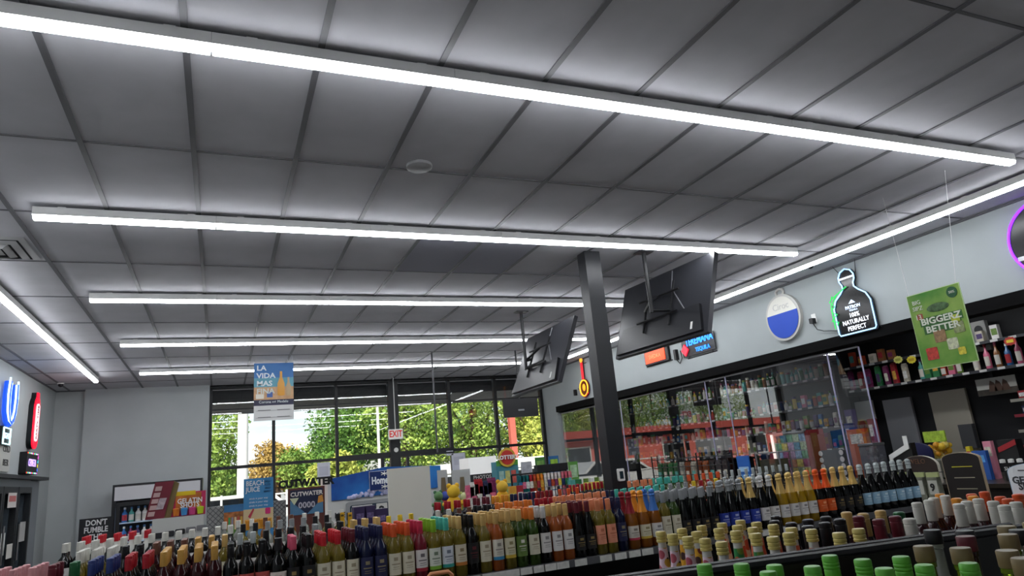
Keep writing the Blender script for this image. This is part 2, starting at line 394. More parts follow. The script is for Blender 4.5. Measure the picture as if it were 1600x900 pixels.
# televisions seen from behind
def tv(cx, cy, cz, yaw, tilt, px, py, label):
    W, H = 1.55, .888
    t = thing('television', label, 'television', (cx, cy, cz)); 
    M = Matrix.Rotation(yaw, 4, 'Z') @ Matrix.Rotation(tilt, 4, 'X')
    t.matrix_world = Matrix.Translation((cx, cy, cz)) @ M
    back = MB().prism([(-W/2, -H/2), (W/2, -H/2), (W/2, H/2), (-W/2, H/2)], 0, .035).build('back_panel', mat('#303136', .35), t)
    ch = MB(); a = [(-W/2 + .05, -H/2 + .02), (W/2 - .05, -H/2 + .02), (W/2 - .12, -.12), (-W/2 + .12, -.12)]
    ch.prism(a, -.035, 0).build('lower_casing', mat('#26272b', .4), t)
    MB().box(-W/2, W/2, .035, .05, -H/2, H/2).build('screen', mat('#0a0b0d', .08), t)
    MB().box(W/2 - .22, W/2 - .19, -.038, -.034, -H/2 + .06, -H/2 + .14).build('sticker', WHITE, t)
    ed = MB().box(-W/2 - .004, W/2 + .004, -.002, .052, -H/2 - .006, -H/2).box(-W/2 - .004, W/2 + .004, -.002, .052, H/2, H/2 + .006)
    ed.box(-W/2 - .006, -W/2, -.002, .052, -H/2, H/2).box(W/2, W/2 + .006, -.002, .052, -H/2, H/2).build('bezel', mat('#3c3d42', .3), t)
    MB().tube([(.12, -.004, H/2 - .02), (.16, -.02, H/2 - .25), (.42, -.004, -.14)], .007, 6).build('power_cable', mat('#707176', .5), t)
    mt = thing('television_mount', 'black ceiling pole and bracket holding ' + 'the television ' + label.split('behind ')[1], 'bracket', (px, py, CZ))
    MB().box(-.09, .09, -.06, .06, -.02, -.01).build('ceiling_plate', BLACK, mt)
    # the pole drops to the bracket behind the panel
    c = t.matrix_world @ Vector((0, -.06, -.02)); c = c - Vector((px, py, CZ))
    MB().tube([(0, 0, -.01), (0, 0, c.z - .12)], .022, 10).build('pole', BLACK, mt)
    br = MB()
    Mi = M.to_3x3()
    def L(x, y, z): return Mi @ Vector((x, y, z)) + (t.matrix_world.translation - Vector((px, py, CZ)))
    for x in (-.22, .22): br.tube([L(x, -.05, -.26), L(x, -.05, .26)], .014, 6)
    for z in (-.13, .13): br.tube([L(-.34, -.065, z), L(.34, -.065, z)], .014, 6)
    br.tube([(0, 0, c.z), L(-.22, -.06, .0)], .02, 6); br.tube([(0, 0, c.z - .1), L(.22, -.06, -.1)], .016, 6); br.tube([(0, 0, c.z), L(0, -.06, .13)], .016, 6)
    br.build('bracket', BLACK, mt)
    return t
tv(4.48, 6.09, 3.12, -1.495, -.31, 4.12, 5.78, 'big black television seen from behind right of the square post')
tv(4.0, 8.28, 2.96, -1.585, -.375, 3.86, 8.50, 'big black television seen from behind left of the square post')
a = at(786, 623, Y=11.6); b = at(842, 650, Y=11.6)
t = thing('monitor', 'small black monitor hanging in front of the last window bay', 'monitor', ((a.x + b.x) / 2, 11.6, (a.z + b.z) / 2))
W = (b.x - a.x) / 2; H = .17
MB().rbox(-W, W, 0, .05, -H, H, .01).build('casing', BLACK, t); MB().box(-.06, .06, -.004, 0, -.06, -.03).build('logo_plate', mat('#8c8e92', .4), t)
MB().tube([(0, .04, H - .02), (0, .04, CZ - t.location.z)], .015).build('hanging_pole', BLACK, t)

# exit sign
a = at(608, 671, Y=14.6); b = at(628, 685, Y=14.6)
t = thing('exit_sign', 'white exit sign with red letters hanging by the entrance post', 'exit sign', ((a.x + b.x) / 2, 14.6, (a.z + b.z) / 2 ))
MB().rbox(-.155, .155, -.02, .02, -.11, .1, .01).build('case', WHITE, t)
text('EXIT', .19, mat('#c8281e', .5, emit=.25), 0, -.023, -.005, t, sx=.72, bold=.004)
MB().tube([(0, 0, .1), (0, 0, CZ - t.location.z)], .01).build('stem', mat('#c8c8c4', .5), t)
t = thing('door_sensor', 'round white sensor on the post above the entrance door', 'sensor', (at(619, 703, Y=YB - .06).x, YB - .05, at(619, 703, Y=YB - .06).z))
q = MB().lathe([(.045, -.01), (.05, .02)], 14).build('case', WHITE, t); q.rotation_euler = (R(90), 0, 0)

# ---------------------------------------------------------------- hanging poster, La vida mas fina
a = at(397, 568, Y=11.7); b = at(459, 655, Y=11.7); W = (b.x - a.x) / 2
t = thing('hanging_poster', 'hanging poster of a beer bottle on a beach with large pale lettering', 'poster', ((a.x + b.x) / 2, 11.7, b.z))
H = a.z - b.z
MB().box(-W, W, 0, .006, H * .74, H).build('sky_print', mat('#3c74b4', .5), t)
MB().box(-W, W, 0, .006, H * .58, H * .74).build('sea_print', mat('#5f9db0', .5), t)
MB().box(-W, W, 0, .006, H * .36, H * .58).build('sand_print', mat('#c39a72', .5, noise=.15, scale=9), t)
MB().box(-W, W, 0, .006, H * .26, H * .36).build('brand_band', mat('#2a2a44', .5), t)
MB().box(-W, W, 0, .006, 0, H * .26).build('text_panel', mat('#cfcfcf', .5), t)
tw = mat('#dfe8ea', .5)
for k, s_ in enumerate(('LA', 'VIDA', 'MAS', 'FINA')):
    text(s_, .115, tw if k < 3 else mat('#cdd3cc', .5), -W + .04, -.004, H * (.91 - .135 * k), t, align='LEFT', bold=.003, sx=1.1)
text('Corona', .06, tw, -W * .45, -.004, H * .32, t); text('and', .04, tw, 0, -.004, H * .32, t); text('Modelo', .055, tw, W * .45, -.004, H * .32, t)
for k in range(2):
    for j in range(3):
        MB().box((-W * .8 if j == 0 else .05 if j == 1 else -W * .9), (-.05 if j == 0 else W * .8 if j == 1 else W * .9), -.003, 0, H * (.17 - .12 * k), H * (.185 - .12 * k) if j < 2 else H * (.175 - .12 * k)).build('small_print', mat('#77777a', .6), t)
bt = MB().lathe([(.02, 0), (.055, .01), (.055, .2), (.02, .3), (.018, .4), (.001, .4)], 12, sy=.05).build('printed_bottle', mat('#d89a3c', .4), t); bt.location = (W * .36, -.004, H * .42)
bt = MB().lathe([(.02, 0), (.04, .01), (.04, .15), (.016, .22), (.015, .3), (.001, .3)], 12, sy=.05).build('printed_can', mat('#b9a07c', .4), t); bt.location = (W * .74, -.004, H * .42)
MB().box(-W * .35, -.02, -.005, 0, H * .40, H * .5).build('printed_cooler', mat('#34579d', .4), t)
MB().box(-W * .9, -W * .5, -.005, 0, H * .38, H * .46).build('printed_cans', mat('#ddd8cc', .4), t)
for s_ in (-1, 1):
    MB().tube([(s_ * W * .95, 0, H), (s_ * W * .98, 0, CZ - t.location.z - .01)], .003, 4).build('string', mat('#c9c9c9', .5), t)

# ---------------------------------------------------------------- signs on the right wall (local frame: faces -Y, turned to face -X)
RWALL = -R(90)
def onright(name, label, cat, y, z): return thing(name, label, cat, (XR - .001, y, z), RWALL)
def neon(col, e=3.0): return mat(col, .4, emit=e)
t = onright('round_sign', 'round sign half white half blue on the right wall', 'sign', 6.98, 3.23)
pts = [(.30 * math.cos(R(k)), .31 * math.sin(R(k))) for k in range(0, 360, 8)]
MB().prism([(x * 1.05, z * 1.05) for x, z in pts], -.05, 0).build('rim', mat('#b9b9b4', .4), t)
MB().prism([(.28 * math.cos(R(k)), .29 * math.sin(R(k))) for k in range(12, 169, 6)], -.056, -.045).build('upper_face', mat('#d6d5cb', .4), t)
MB().prism([(.28 * math.cos(R(k)), .29 * math.sin(R(k))) for k in range(168, 373, 6)], -.058, -.045).build('lower_face', mat('#1546b4', .6), t)
lp = [(.07 * math.cos(R(k)), -.02, .355 + .05 * math.sin(R(k))) for k in range(0, 360, 20)]
MB().tube(lp, .018, 6, True).build('hanging_loop', mat('#c9c9c3', .4), t)
text('Ciroc', .13, mat('#b9b9b6', .5), 0, -.058, .15, t, ext=.001)
t = onright('wall_outlet', 'white wall outlet with a black plug left of the bottle neon', 'outlet', 6.5, at(1274, 497, X=XR).z)
MB().rbox(-.035, .035, -.008, 0, -.06, .06, .008).build('plate', WHITE, t)
MB().rbox(-.03, .03, -.07, -.008, -.07, .0, .01).build('plug', BLACK, t)
MB().tube([(0, -.05, -.05), (.05, -.04, -.16), (.14, -.03, -.2), (.25, -.03, -.22), (.34, -.03, -.24)], .006, 6).build('cord', BLACK, t)
# bottle neon
t = onright('bottle_neon_sign', 'neon sign shaped like a squat bottle with white lettering', 'neon sign', 5.84, 2.76)
body = [(-.27, 0), (.27, 0), (.29, .03), (.29, .36), (.24, .46), (.14, .53), (.09, .58), (.09, .63), (.12, .68), (.12, .74), (.08, .80), (0, .83), (-.08, .80), (-.12, .74), (-.12, .68), (-.09, .63), (-.09, .58), (-.14, .53), (-.24, .46), (-.29, .36), (-.29, .03)]
MB().prism(body, -.05, -.03).build('backing', mat('#08090c', .2), t)
MB().tube([(x * .93, -.062, .02 + z * .965) for x, z in body], .009, 6, True).build('outline_tube', neon('#9cc8f4', 1.5), t)
gt = [(-.26 + .05 * math.sin(k * 1.9) - .02 * (k % 3), -.07, .16 + .034 * k) for k in range(12)]
MB().tube(gt, .007, 6).tube([(-.27, -.07, .5), (-.12, -.07, .56), (-.02, -.07, .6)], .007, 6).tube([(-.3, -.07, .12), (-.3, -.07, .42), (-.18, -.07, .54)], .007, 6).build('green_tube', neon('#22b04a', 1.2), t)
for s_, z, w_ in (('100%', .24, .078), ('NATURALLY', .16, .078), ('PERFECT', .08, .078)):
    text(s_, w_, neon('#f3f7ff', 1.3), .0, -.056, z, t, sx=.88, bold=.0)
text('PATRON', .055, neon('#cfe3ff', 1.3), 0, -.056, .34, t, sx=1, bold=.001)
text('TEQUILA', .03, neon('#cfe3ff', 1.0), 0, -.056, .30, t)
MB().prism([(-.05, .385), (.05, .385), (0, .43)], -.057, -.052).build('bee_mark', neon('#cfe3ff', 1.0), t)
MB().box(-.11, .1, -.057, -.05, .70, .72).build('neck_bar', neon('#e8f1ff', 1.2), t)
wr = MB()
for s_ in (-1, 1):
    wr.tube([(s_ * .2, 0, .1), (s_ * .32, -.04, .02)], .005, 4).tube([(s_ * .1, 0, .75), (s_ * .17, -.05, .9), (s_ * .12, -.05, .92)], .005, 4).tube([(s_ * .2, 0, .3), (s_ * .2, -.04, .3)], .006, 4)
wr.build('wire_stand', BLACK, t)
# purple ring
t = onright('ring_neon_sign', 'black disc sign with a glowing purple ring', 'neon sign', 3.56, 3.225)
ang = [R(k) for k in range(0, 360, 6)]
MB().prism([(.37 * math.cos(q), .37 * math.sin(q)) for q in ang], -.05, 0).build('disc', mat('#0c0c12', .25), t)
MB().tube([(.375 * math.cos(q), -.055, .375 * math.sin(q)) for q in ang], .014, 6, True).build('ring_tube', neon('#8a34ff', 1.5), t)
MB().box(-.33, .33, -.06, -.05, -.16, -.12).build('white_bar', mat('#dcdcdc', .4), t)
MB().prism([(-.2, -.02), (-.05, .02), (0, .16), (.06, .02), (.2, -.02), (0, -.08)], -.06, -.05).build('star_mark', neon('#8a5cff', 1.0), t)
# teremana
a = at(1065, 545, X=7.1); b = at(1112, 531, X=7.1)
t = onright('blue_letter_sign', 'blue lit letter sign with a red diamond on the right wall', 'neon sign', (a.y + b.y) / 2, 3.2)
MB().box(-.42, .42, -.04, -.03, -.13, .16).build('backing', mat('#17181d', .3), t)
text('TEREMANA', .16, neon('#1f86ff', 1.5), .05, -.05, .09, t, sx=.86, bold=.005)
text('TEQUILA', .09, neon('#1f86ff', 1.3), .12, -.05, -.06, t, sx=1, bold=.003)
MB().prism([(-.42, -.02), (-.33, -.12), (-.24, -.02), (-.33, .08)], -.065, -.04).build('red_diamond', neon('#e02a40', .9), t)
MB().tube([(-.35, 0, -.16), (.4, 0, -.16)], .008, 4).tube([(-.3, 0, -.16), (-.3, 0, .0)], .006, 4).tube([(.3, 0, -.16), (.3, 0, .0)], .006, 4).build('wire_stand', BLACK, t)
t = onright('orange_sign', 'glowing orange rectangular sign below the right television', 'neon sign', 10.05, 3.24)
MB().box(-.36, .36, -.05, 0, -.13, .12).build('case', BLACK, t)
MB().box(-.33, .27, -.06, -.045, -.10, .10).build('lit_face', neon('#ff4a1e', 1.0), t)
text('SVEDKA', .1, neon('#ff7a50', 1.4), -.03, -.063, 0, t)
MB().tube([(-.4, 0, -.14), (.4, 0, -.14)], .01, 4).build('wire_stand', BLACK, t)
t = onright('black_bracket', 'small black plug and cable between the orange and blue signs', 'plug', 9.5, 3.16)
MB().rbox(-.03, .03, -.06, 0, -.09, .09, .01).build('plug', BLACK, t); MB().tube([(.0, -.03, -.09), (.06, -.02, -.16), (.14, -.02, -.08), (.12, -.02, .05)], .008, 6).build('cord', BLACK, t)
# guitar
t = onright('guitar_neon_sign', 'guitar shaped neon sign in red and yellow', 'neon sign', 12.8, 2.86)
gb = [(.20 * math.cos(R(k)), .19 + .2 * math.sin(R(k)) * (1.05 if k > 180 else .9)) for k in range(0, 360, 15)]
MB().prism(gb, -.04, -.02).build('backing', mat('#5a1518', .4), t)
MB().box(-.035, .035, -.04, -.02, .36, .80).build('neck_backing', mat('#16110f', .4), t)
MB().tube([(x * .85, -.055, .19 + (z - .19) * .85) for x, z in gb], .014, 6, True).build('yellow_tube', neon('#f2b52c', 1.3), t)
for P_ in ([(-.03, -.05, .36), (-.03, -.05, .72)], [(.03, -.05, .36), (.03, -.05, .72)], [(-.16, -.05, .06), (0, -.05, .0), (.16, -.05, .06)]): MB().tube(P_, .013, 6).build('red_tube', neon('#d02530', 1.0), t)
MB().blob((0, -.05, .19), .06, 10, (1, .3, 1.3)).build('sun_mark', neon('#f0a428', 1.0), t); MB().blob((0, -.05, .78), .06, 10, (1, .4, 1)).build('head_mark', neon('#f0a428', 1.0), t)
MB().tube([(-.14, 0, .70), (.14, 0, .70)], .007, 4).tube([(-.14, 0, .8), (.14, 0, .8)], .007, 4).tube([(-.3, -.03, .2), (-.2, -.02, .14), (-.1, -.01, .1)], .008, 4).build('wire_stand', BLACK, t)
t = onright('small_sensor', 'small black sensor left of the guitar sign', 'sensor', 13.25, 3.0)
MB().rbox(-.03, .03, -.06, 0, -.07, .06, .01).build('case', BLACK, t)

# hanging green poster
t = thing('green_poster', 'green hanging poster of snack packs with bold white lettering', 'poster', (5.45, 3.69, 2.06), RWALL)
W, H = .235, .64
MB().box(-W, W, 0, .006, 0, H).build('border', mat('#bcd79a', .5), t)
MB().box(-W + .006, W - .006, -.002, 0, .006, H - .006).build('print', mat('#3f8a1f', .45, col2='#9dba55', scale=2.2), t)
gw = mat('#e4ead9', .5); gd = mat('#35692c', .5)
MB().box(-W + .07, W - .03, -.004, -.002, H * .55, H * .66).box(-W + .09, W - .05, -.004, -.002, H * .44, H * .55).build('letter_shadow', gd, t)
text('BIGGERZ', .075, gw, .02, -.005, H * .605, t, sx=1.15, bold=.002); text('BETTER', .075, gw, .02, -.005, H * .495, t, sx=1.15, bold=.002)
text('BIG', .05, gw, -W + .08, -.005, H * .88, t); text('SIPZ', .05, gw, -W + .08, -.005, H * .80, t); text('13', .06, gw, -W + .07, -.005, H * .68, t)
q = MB().lathe([(.045, -.002), (.045, .002)], 20).build('round_seal', mat('#1f5a34', .5), t); q.location = (W - .07, -.005, H * .9); q.rotation_euler = (R(90), 0, 0)
text('50%', .03, gw, W - .07, -.009, H * .9, t)
MB().blob((0, 0, 0), .09, 12, (1.1, .03, .4)).build('leaf_picture', mat('#4d6b44', .6, noise=.4, scale=30), t).location = (.02, -.005, H * .76)
for x, z, c, w_ in ((-.02, .25, '#9a7a55', .05), (-.12, .12, '#c23b2e', .05), (.07, .17, '#c9cfae', .045), (.15, .29, '#8f9a68', .045), (-.0, .39, '#3a2b22', .02), (-.15, .44, '#a4543c', .025), (.13, .1, '#d5c840', .03), (.14, .36, '#b9c43c', .035)):
    MB().rbox(-w_, w_, -.003, 0, -w_, w_, .01).build('pack_picture', mat(c, .5, noise=.3, scale=35), t).location = (x, -.003, z)
for s_ in (-1, 1):
    MB().tube([(s_ * W * .9, .003, H), (s_ * .3, .1 , CZ - 2.06 - .012)], .0022, 4).build('string', mat('#d5d5d3', .5), t)

# ---------------------------------------------------------------- signs and coolers on the left wall (turned to face +X)
LWALL = R(90)
def onleft(name, label, cat, y, z): return thing(name, label, cat, (XL + .001, y, z), LWALL)
t = onleft('horseshoe_neon_sign', 'blue horseshoe neon sign on the left wall', 'neon sign', 11.8, 2.95)
hs = [(-.17, .42), (-.2, .2), (-.17, 0), (-.09, -.12), (0, -.16), (.09, -.12), (.17, 0), (.2, .2), (.17, .42)]
MB().tube([(x, -.06, z) for x, z in hs], .05, 8).build('blue_shoe', neon('#1c4fd0', .9), t)
MB().tube([(x * 1.25, -.09, z * 1.12) for x, z in hs], .012, 6).tube([(x * .72, -.09, z * .9 + .03) for x, z in hs], .012, 6).build('white_tubes', neon('#bcdcff', 2.2), t)
MB().box(-.2, .2, -.05, 0, -.46, -.2).build('lower_case', BLACK, t)
MB().tube([(-.17, -.06, -.22), (.17, -.06, -.22), (.17, -.06, -.44), (-.17, -.06, -.44)], .010, 6, True).build('lower_tube', neon('#c8f0f0', 1.6), t)
text('LIGHT', .11, neon('#bcdcff', 1.3), 0, -.055, -.33, t, bold=.003)
t = onleft('red_neon_sign', 'tall red bottle shaped light sign on the left wall', 'neon sign', 13.3, 2.52)
cap = [(.16 * math.cos(R(k)), .13 + .13 * math.sin(R(k))) for k in range(180, 361, 15)] + [(.16, .68), (.12, .76), (.06, .82), (.05, .9), (-.05, .9), (-.06, .82), (-.12, .76), (-.16, .68)]
MB().prism([(x * 1.1, z) for x, z in cap], -.07, 0).build('case', BLACK, t)
MB().prism([(x * 1.05, z) for x, z in cap], -.09, -.07).build('red_face', neon('#e0122c', 1.5), t)
MB().rbox(-.1, .1, -.1, -.088, .12, .72, .08).build('white_panel', neon('#f4d9de', 1.2), t)
o = text('PARTY TIME', .1, mat('#a8404c', .5), 0, -.102, .42, t, rz=0, bold=.002); o.rotation_euler = (R(90), R(-90), 0)
t = onleft('led_sign', 'small scrolling LED sign with a multicoloured border above the cooler', 'LED sign', 13.2, 2.12)
MB().rbox(-.36, .36, -.10, 0, 0, .34, .02).build('case', mat('#0b0b0d', .4), t)
text('CERVEZA', .16, neon('#c9a8ff', 1.4), -.02, -.104, .17, t, sx=.72, bold=.0)
LC = ['#ff3b3b', '#35e04a', '#3b6bff', '#f2e23a', '#35d8e8', '#ff4ad0']
for k in range(12):
    MB().box(-.34 + .057 * k, -.295 + .057 * k, -.104, -.098, .31, .33).box(-.34 + .057 * k, -.295 + .057 * k, -.104, -.098, .01, .03).build('border_light', neon(LC[k % 6], 1.2), t)
for k in range(4):
    MB().box(.335, .352, -.104, -.098, .05 + .065 * k, .1 + .065 * k).build('border_light', neon(LC[(k + 2) % 6], 1.2), t)
t = onleft('wall_notice', 'white notice board above the cooler ledge', 'notice', 11.9, 2.14)
MB().rbox(-.5, .35, -.02, 0, 0, .45, .02).build('board', mat('#b7b7b2', .6), t)
text('COLD', .13, mat('#3c3c3c', .6), .12, -.023, .31, t); text('BEER', .13, mat('#3c3c3c', .6), .12, -.023, .12, t)
# walk-in cooler doors
t = thing('walk_in_cooler', 'grey framed glass door cooler along the left wall', 'cooler', (XL + .001, 0, 0), LWALL)
MB().box(6.0, 13.95, -.2, 0, 2.03, 2.08).build('top_ledge', mat('#2a2b2e', .5), t)
MB().box(6.0, 13.85, -.12, 0, 0, .12).build('kick_plate', mat('#3a3b3f', .5), t)
MB().box(13.15, 13.78, -.10, 0, .12, 2.02).build('end_panel', mat('#7b8085', .6), t)
MB().box(6, 13.15, -.11, 0, 1.92, 2.03).build('header_panel', mat('#6f7478', .4, metal=.4), t)
for k in range(9):
    a = 6.05 + .79 * k
    d = MB().box(a, a + .07, -.14, 0, .13, 1.92).box(a + .70, a + .77, -.14, 0, .13, 1.92).box(a + .07, a + .7, -.14, 0, .13, .22).box(a + .07, a + .7, -.14, 0, 1.83, 1.92).build('door', mat('#15171a', .4), t)
    MB().box(a + .08, a + .69, -.06, -.05, .23, 1.82).build('glass', mat('#39424a', .08, noise=.3, scale=4), d)
    MB().tube([(a + .03, -.17, .9), (a + .03, -.17, 1.4)], .014, 6).build('handle', mat('#9b9b9b', .3, metal=1), d)
    if k % 2 == 0: MB().box(a + .1, a + .12, -.08, -.07, .3, 1.75).build('door_light', neon('#bfe6ff', 1.5), d)
    else: MB().box(a + .15, a + .55, -.075, -.06, 1.0, 1.3).build('paper_notice', WHITE, d)
def paper(px, py0, py1, x, w_, label, c='#a9a8a6', stripe=None):
    a = at(px, py0, X=x); b = at(px, py1, X=x)
    t = thing('paper_notice', label, 'notice', (x, a.y, b.z), LWALL)
    MB().box(-w_, w_, -.004, 0, 0, a.z - b.z).build('sheet', mat(c, .7), t)
    if stripe: MB().box(-w_ * .8, w_ * .8, -.006, -.004, (a.z - b.z) * .4, (a.z - b.z) * .8).build('print', mat(stripe, .7), t)
paper(20, 770, 793, XL + .145, .22, 'white and red notice taped high on the cooler door', '#c9c4c0', '#a8605c')
paper(37, 815, 845, XL + .105, .2, 'grey paper notice on the cooler end panel')
paper(15, 850, 872, XL + .145, .14, 'pale paper sheet low on the cooler door', '#c2bfba')

# ================================================================ BOOTH BEHIND THE CLEAR SCREENS
t = thing('service_counter', 'long dark counter under the clear screens', 'counter', (XR - .1, 0, 0))
MB().box(-.28, .5, 3.2, 14.2, 0, .98).build('body', mat('#2b2723', .5), t)
MB().box(-.32, .55, 3.18, 14.24, .98, 1.02).build('top', mat('#3a342e', .3), t)
ys = [14.2, 11.6, 8.96, 8.46, 6.45, 5.96]
for i in range(5):
    t = thing('clear_screen', ['farthest clear screen of the booth beside the white pier', 'wide clear screen behind the square post', 'narrow clear screen between two wide ones', 'wide clear screen in front of the ticket dispenser', 'narrow clear screen at the near end of the row'][i], 'screen', (XR + .05, 0, 1.025))
    MB().box(0, .006, ys[i + 1] + .008, ys[i] - .008, 0, 1.6).build('sheet', pane_mat(2.8, (.93, .94, .96)), t)
    MB().box(-.004, .010, ys[i + 1] + .006, ys[i + 1] + .02, 0, 1.6).build('edge', mat('#a8a6c4', .3), t)
    MB().box(-.006, .012, ys[i + 1] + .022, ys[i] - .01, 1.59, 1.61).build('top_rail', mat('#76777c', .4), t)
bl = thing('booth_strip_light', 'short strip light under the low booth ceiling', 'ceiling light', (8.1, 5.6, 2.95))
MB().box(-.05, .05, -.9, .9, -.04, 0).build('housing', house_m, bl); MB().box(-.035, .035, -.88, .88, -.07, -.04).build('lens', mat('#f8fbff', .4, emit=15.0), bl)
bl2 = thing('booth_strip_light', 'strip light under the booth ceiling behind the far screens', 'ceiling light', (8.1, 10.2, 2.95))
MB().box(-.05, .05, -.9, .9, -.04, 0).build('housing', house_m, bl2); MB().box(-.035, .035, -.88, .88, -.07, -.04).build('lens', mat('#f8fbff', .4, emit=15.0), bl2)
# back shelving units
def shelf_unit(y0, y1, zs, label, x0=8.72, x1=9.148, zm=0):
    t = thing('wall_shelving', label, 'shelving', (x0, (y0 + y1) / 2, 0)); h = (y1 - y0) / 2
    MB().box(x1 - x0 - .03, x1 - x0, -h, h, zm, min(2.94, max(zs) + .42)).build('back_panel', mat('#141518', .6), t)
    for s_ in (-h, h - .03): MB().box(0, x1 - x0, s_, s_ + .03, zm, min(2.94, max(zs) + .42)).build('upright', BLACK, t)
    for z in zs:
        sh = MB().box(0, x1 - x0 - .03, -h + .03, h - .03, z - .025, z).build('shelf', mat('#1c1d21', .5), t)
        MB().box(-.008, 0, -h + .03, h - .03, z - .032, z + .002).build('price_rail', mat('#3a3b40', .4), sh)
        n = int((y1 - y0) / .22)
        for k in range(n):
            y = -h + .1 + k * .22
            MB().box(-.012, -.008, y, y + .09, z - .03, z).build('price_tag', mat('#d4d4d0', .5), sh)
    return t
PAL = ['#b8472c', '#d8a03a', '#e6ded0', '#3a6ea8', '#2f7a4a', '#7a2f5c', '#c9c2b0', '#8a5a34', '#d46a8a', '#58a8a0', '#e2c84a', '#4a3a6a', '#a82a34', '#e8e6e2', '#6a8a3a', '#1f2f5a']
CN = {'#b8472c': 'rust red', '#d8a03a': 'amber', '#e6ded0': 'cream', '#3a6ea8': 'blue', '#2f7a4a': 'green', '#7a2f5c': 'plum', '#c9c2b0': 'beige', '#8a5a34': 'brown', '#d46a8a': 'pink', '#58a8a0': 'teal', '#e2c84a': 'yellow', '#4a3a6a': 'violet', '#a82a34': 'crimson', '#e8e6e2': 'white', '#6a8a3a': 'olive', '#1f2f5a': 'navy'}
def nth(n):
    return {1: 'first', 2: 'second', 3: 'third', 4: 'fourth', 5: 'fifth', 6: 'sixth', 7: 'seventh', 8: 'eighth', 9: 'ninth', 10: 'tenth', 11: 'eleventh', 12: 'twelfth'}.get(n, '%dth' % n if n % 10 not in (1, 2, 3) or n // 10 == 1 else '%d%s' % (n, {1: 'st', 2: 'nd', 3: 'rd'}[n % 10]))
PROTO = {}
def small_item(kind, c, c2, loc, label, grp, h=.18, r=.035, rz=RWALL):
    key = (kind, c, c2, round(h, 2), round(r, 3))
    if key in PROTO: ms = PROTO[key]
    else:
        ms = []
        if kind == 'box':
            ms.append(('carton', MB().box(-r, r, -r * .7, r * .7, 0, h).mesh('carton', mat(c, .5))))
            ms.append(('front_print', MB().box(-r * .8, r * .8, -r * .7 - .002, -r * .7, h * .3, h * .75).mesh('front_print', mat(c2, .5, noise=.35, scale=60))))
        elif kind == 'bag':
            mb = MB().prism([(-r, 0), (r, 0), (r * 1.05, h * .5), (r, h * .93), (-r, h * .93), (-r * 1.05, h * .5)], -.02, .02)
            ms.append(('pouch', mb.mesh('pouch', mat(c, .25, noise=.3, scale=30, bump=.5))))
            ms.append(('print', MB().rbox(-r * .7, r * .7, -.025, -.02, h * .2, h * .6, .01).mesh('print', mat(c2, .4, noise=.3, scale=40))))
            ms.append(('seal', MB().box(-r, r, -.008, .008, h * .93, h).mesh('seal', mat(c, .3))))
        elif kind == 'jar':
            ms.append(('jar_body', MB().lathe([(r * .9, 0), (r, .01), (r, h * .8), (r * .8, h * .85)], 12).mesh('jar_body', mat(c, .25))))
            ms.append(('lid', MB().lathe([(r * .85, h * .84), (r * .85, h), (r * .2, h + .001)], 12).mesh('lid', mat(c2, .4))))
        else:
            ms.append(('glass_body', MB().lathe([(r * .9, 0), (r, .008), (r, h * .6), (r * .4, h * .74), (r * .36, h * .9)], 12).mesh('glass_body', mat(c, .12))))
            ms.append(('cap', MB().lathe([(r * .42, h * .86), (r * .42, h), (r * .1, h + .001)], 10).mesh('cap', mat(c2, .4))))
            lab = MB(); n = 7
            pts = [(r * 1.02 * math.sin(R(-60 + 120 * k / (n - 1))), -r * 1.02 * math.cos(R(-60 + 120 * k / (n - 1)))) for k in range(n)]
            lab.add([(x, y, h * .12) for x, y in pts] + [(x, y, h * .5) for x, y in pts], [(k, k + 1, k + 1 + n, k + n) for k in range(n - 1)])
            ms.append(('label', lab.mesh('label', mat('#cfcac0' if c2 != '#e8e6e2' else '#a82a34', .6))))
        PROTO[key] = ms
    nm = {'box': 'small_carton', 'bag': 'snack_bag', 'jar': 'small_jar', 'bottle': 'small_bottle'}[kind]
    o = thing(nm, label, {'box': 'carton', 'bag': 'bag', 'jar': 'jar', 'bottle': 'bottle'}[kind], loc, rz, grp)
    for n_, me in ms: link(n_, me, o)
    return o
def fill_shelf(y0, y1, z, kinds, where, h=(.14, .24), step=.105, x=8.80, seed=1, pal=None):
    rnd = random.Random(seed); y = y1 - .08; k = 0
    while y > y0 + .08:
        k += 1; kd = rnd.choice(kinds); c = rnd.choice(pal or PAL); c2 = rnd.choice([q for q in PAL if q != c])
        hh = round(rnd.choice([h[0], (h[0] + h[1]) / 2, h[1]]), 2); r = .036 if kd != 'box' else .044
        small_item(kd, c, c2, (x, y, z + .0005), '%s %s with %s %s, %s from far end, %s' % (CN[c], {'box': 'carton', 'bag': 'bag', 'jar': 'jar', 'bottle': 'bottle'}[kd], CN[c2], 'top' if kd in ('jar', 'bottle') else 'print', nth(k), where), 'goods on the ' + where, hh, r)
        y -= step * rnd.choice([.95, 1, 1.2])
shelf_unit(10.6, 13.9, [1.4, 1.74, 2.08, 2.5], 'far dark wall shelving behind the clear screens')
shelf_unit(7.75, 10.55, [1.4, 1.74, 2.07, 2.5], 'middle dark wall shelving behind the ticket dispenser')
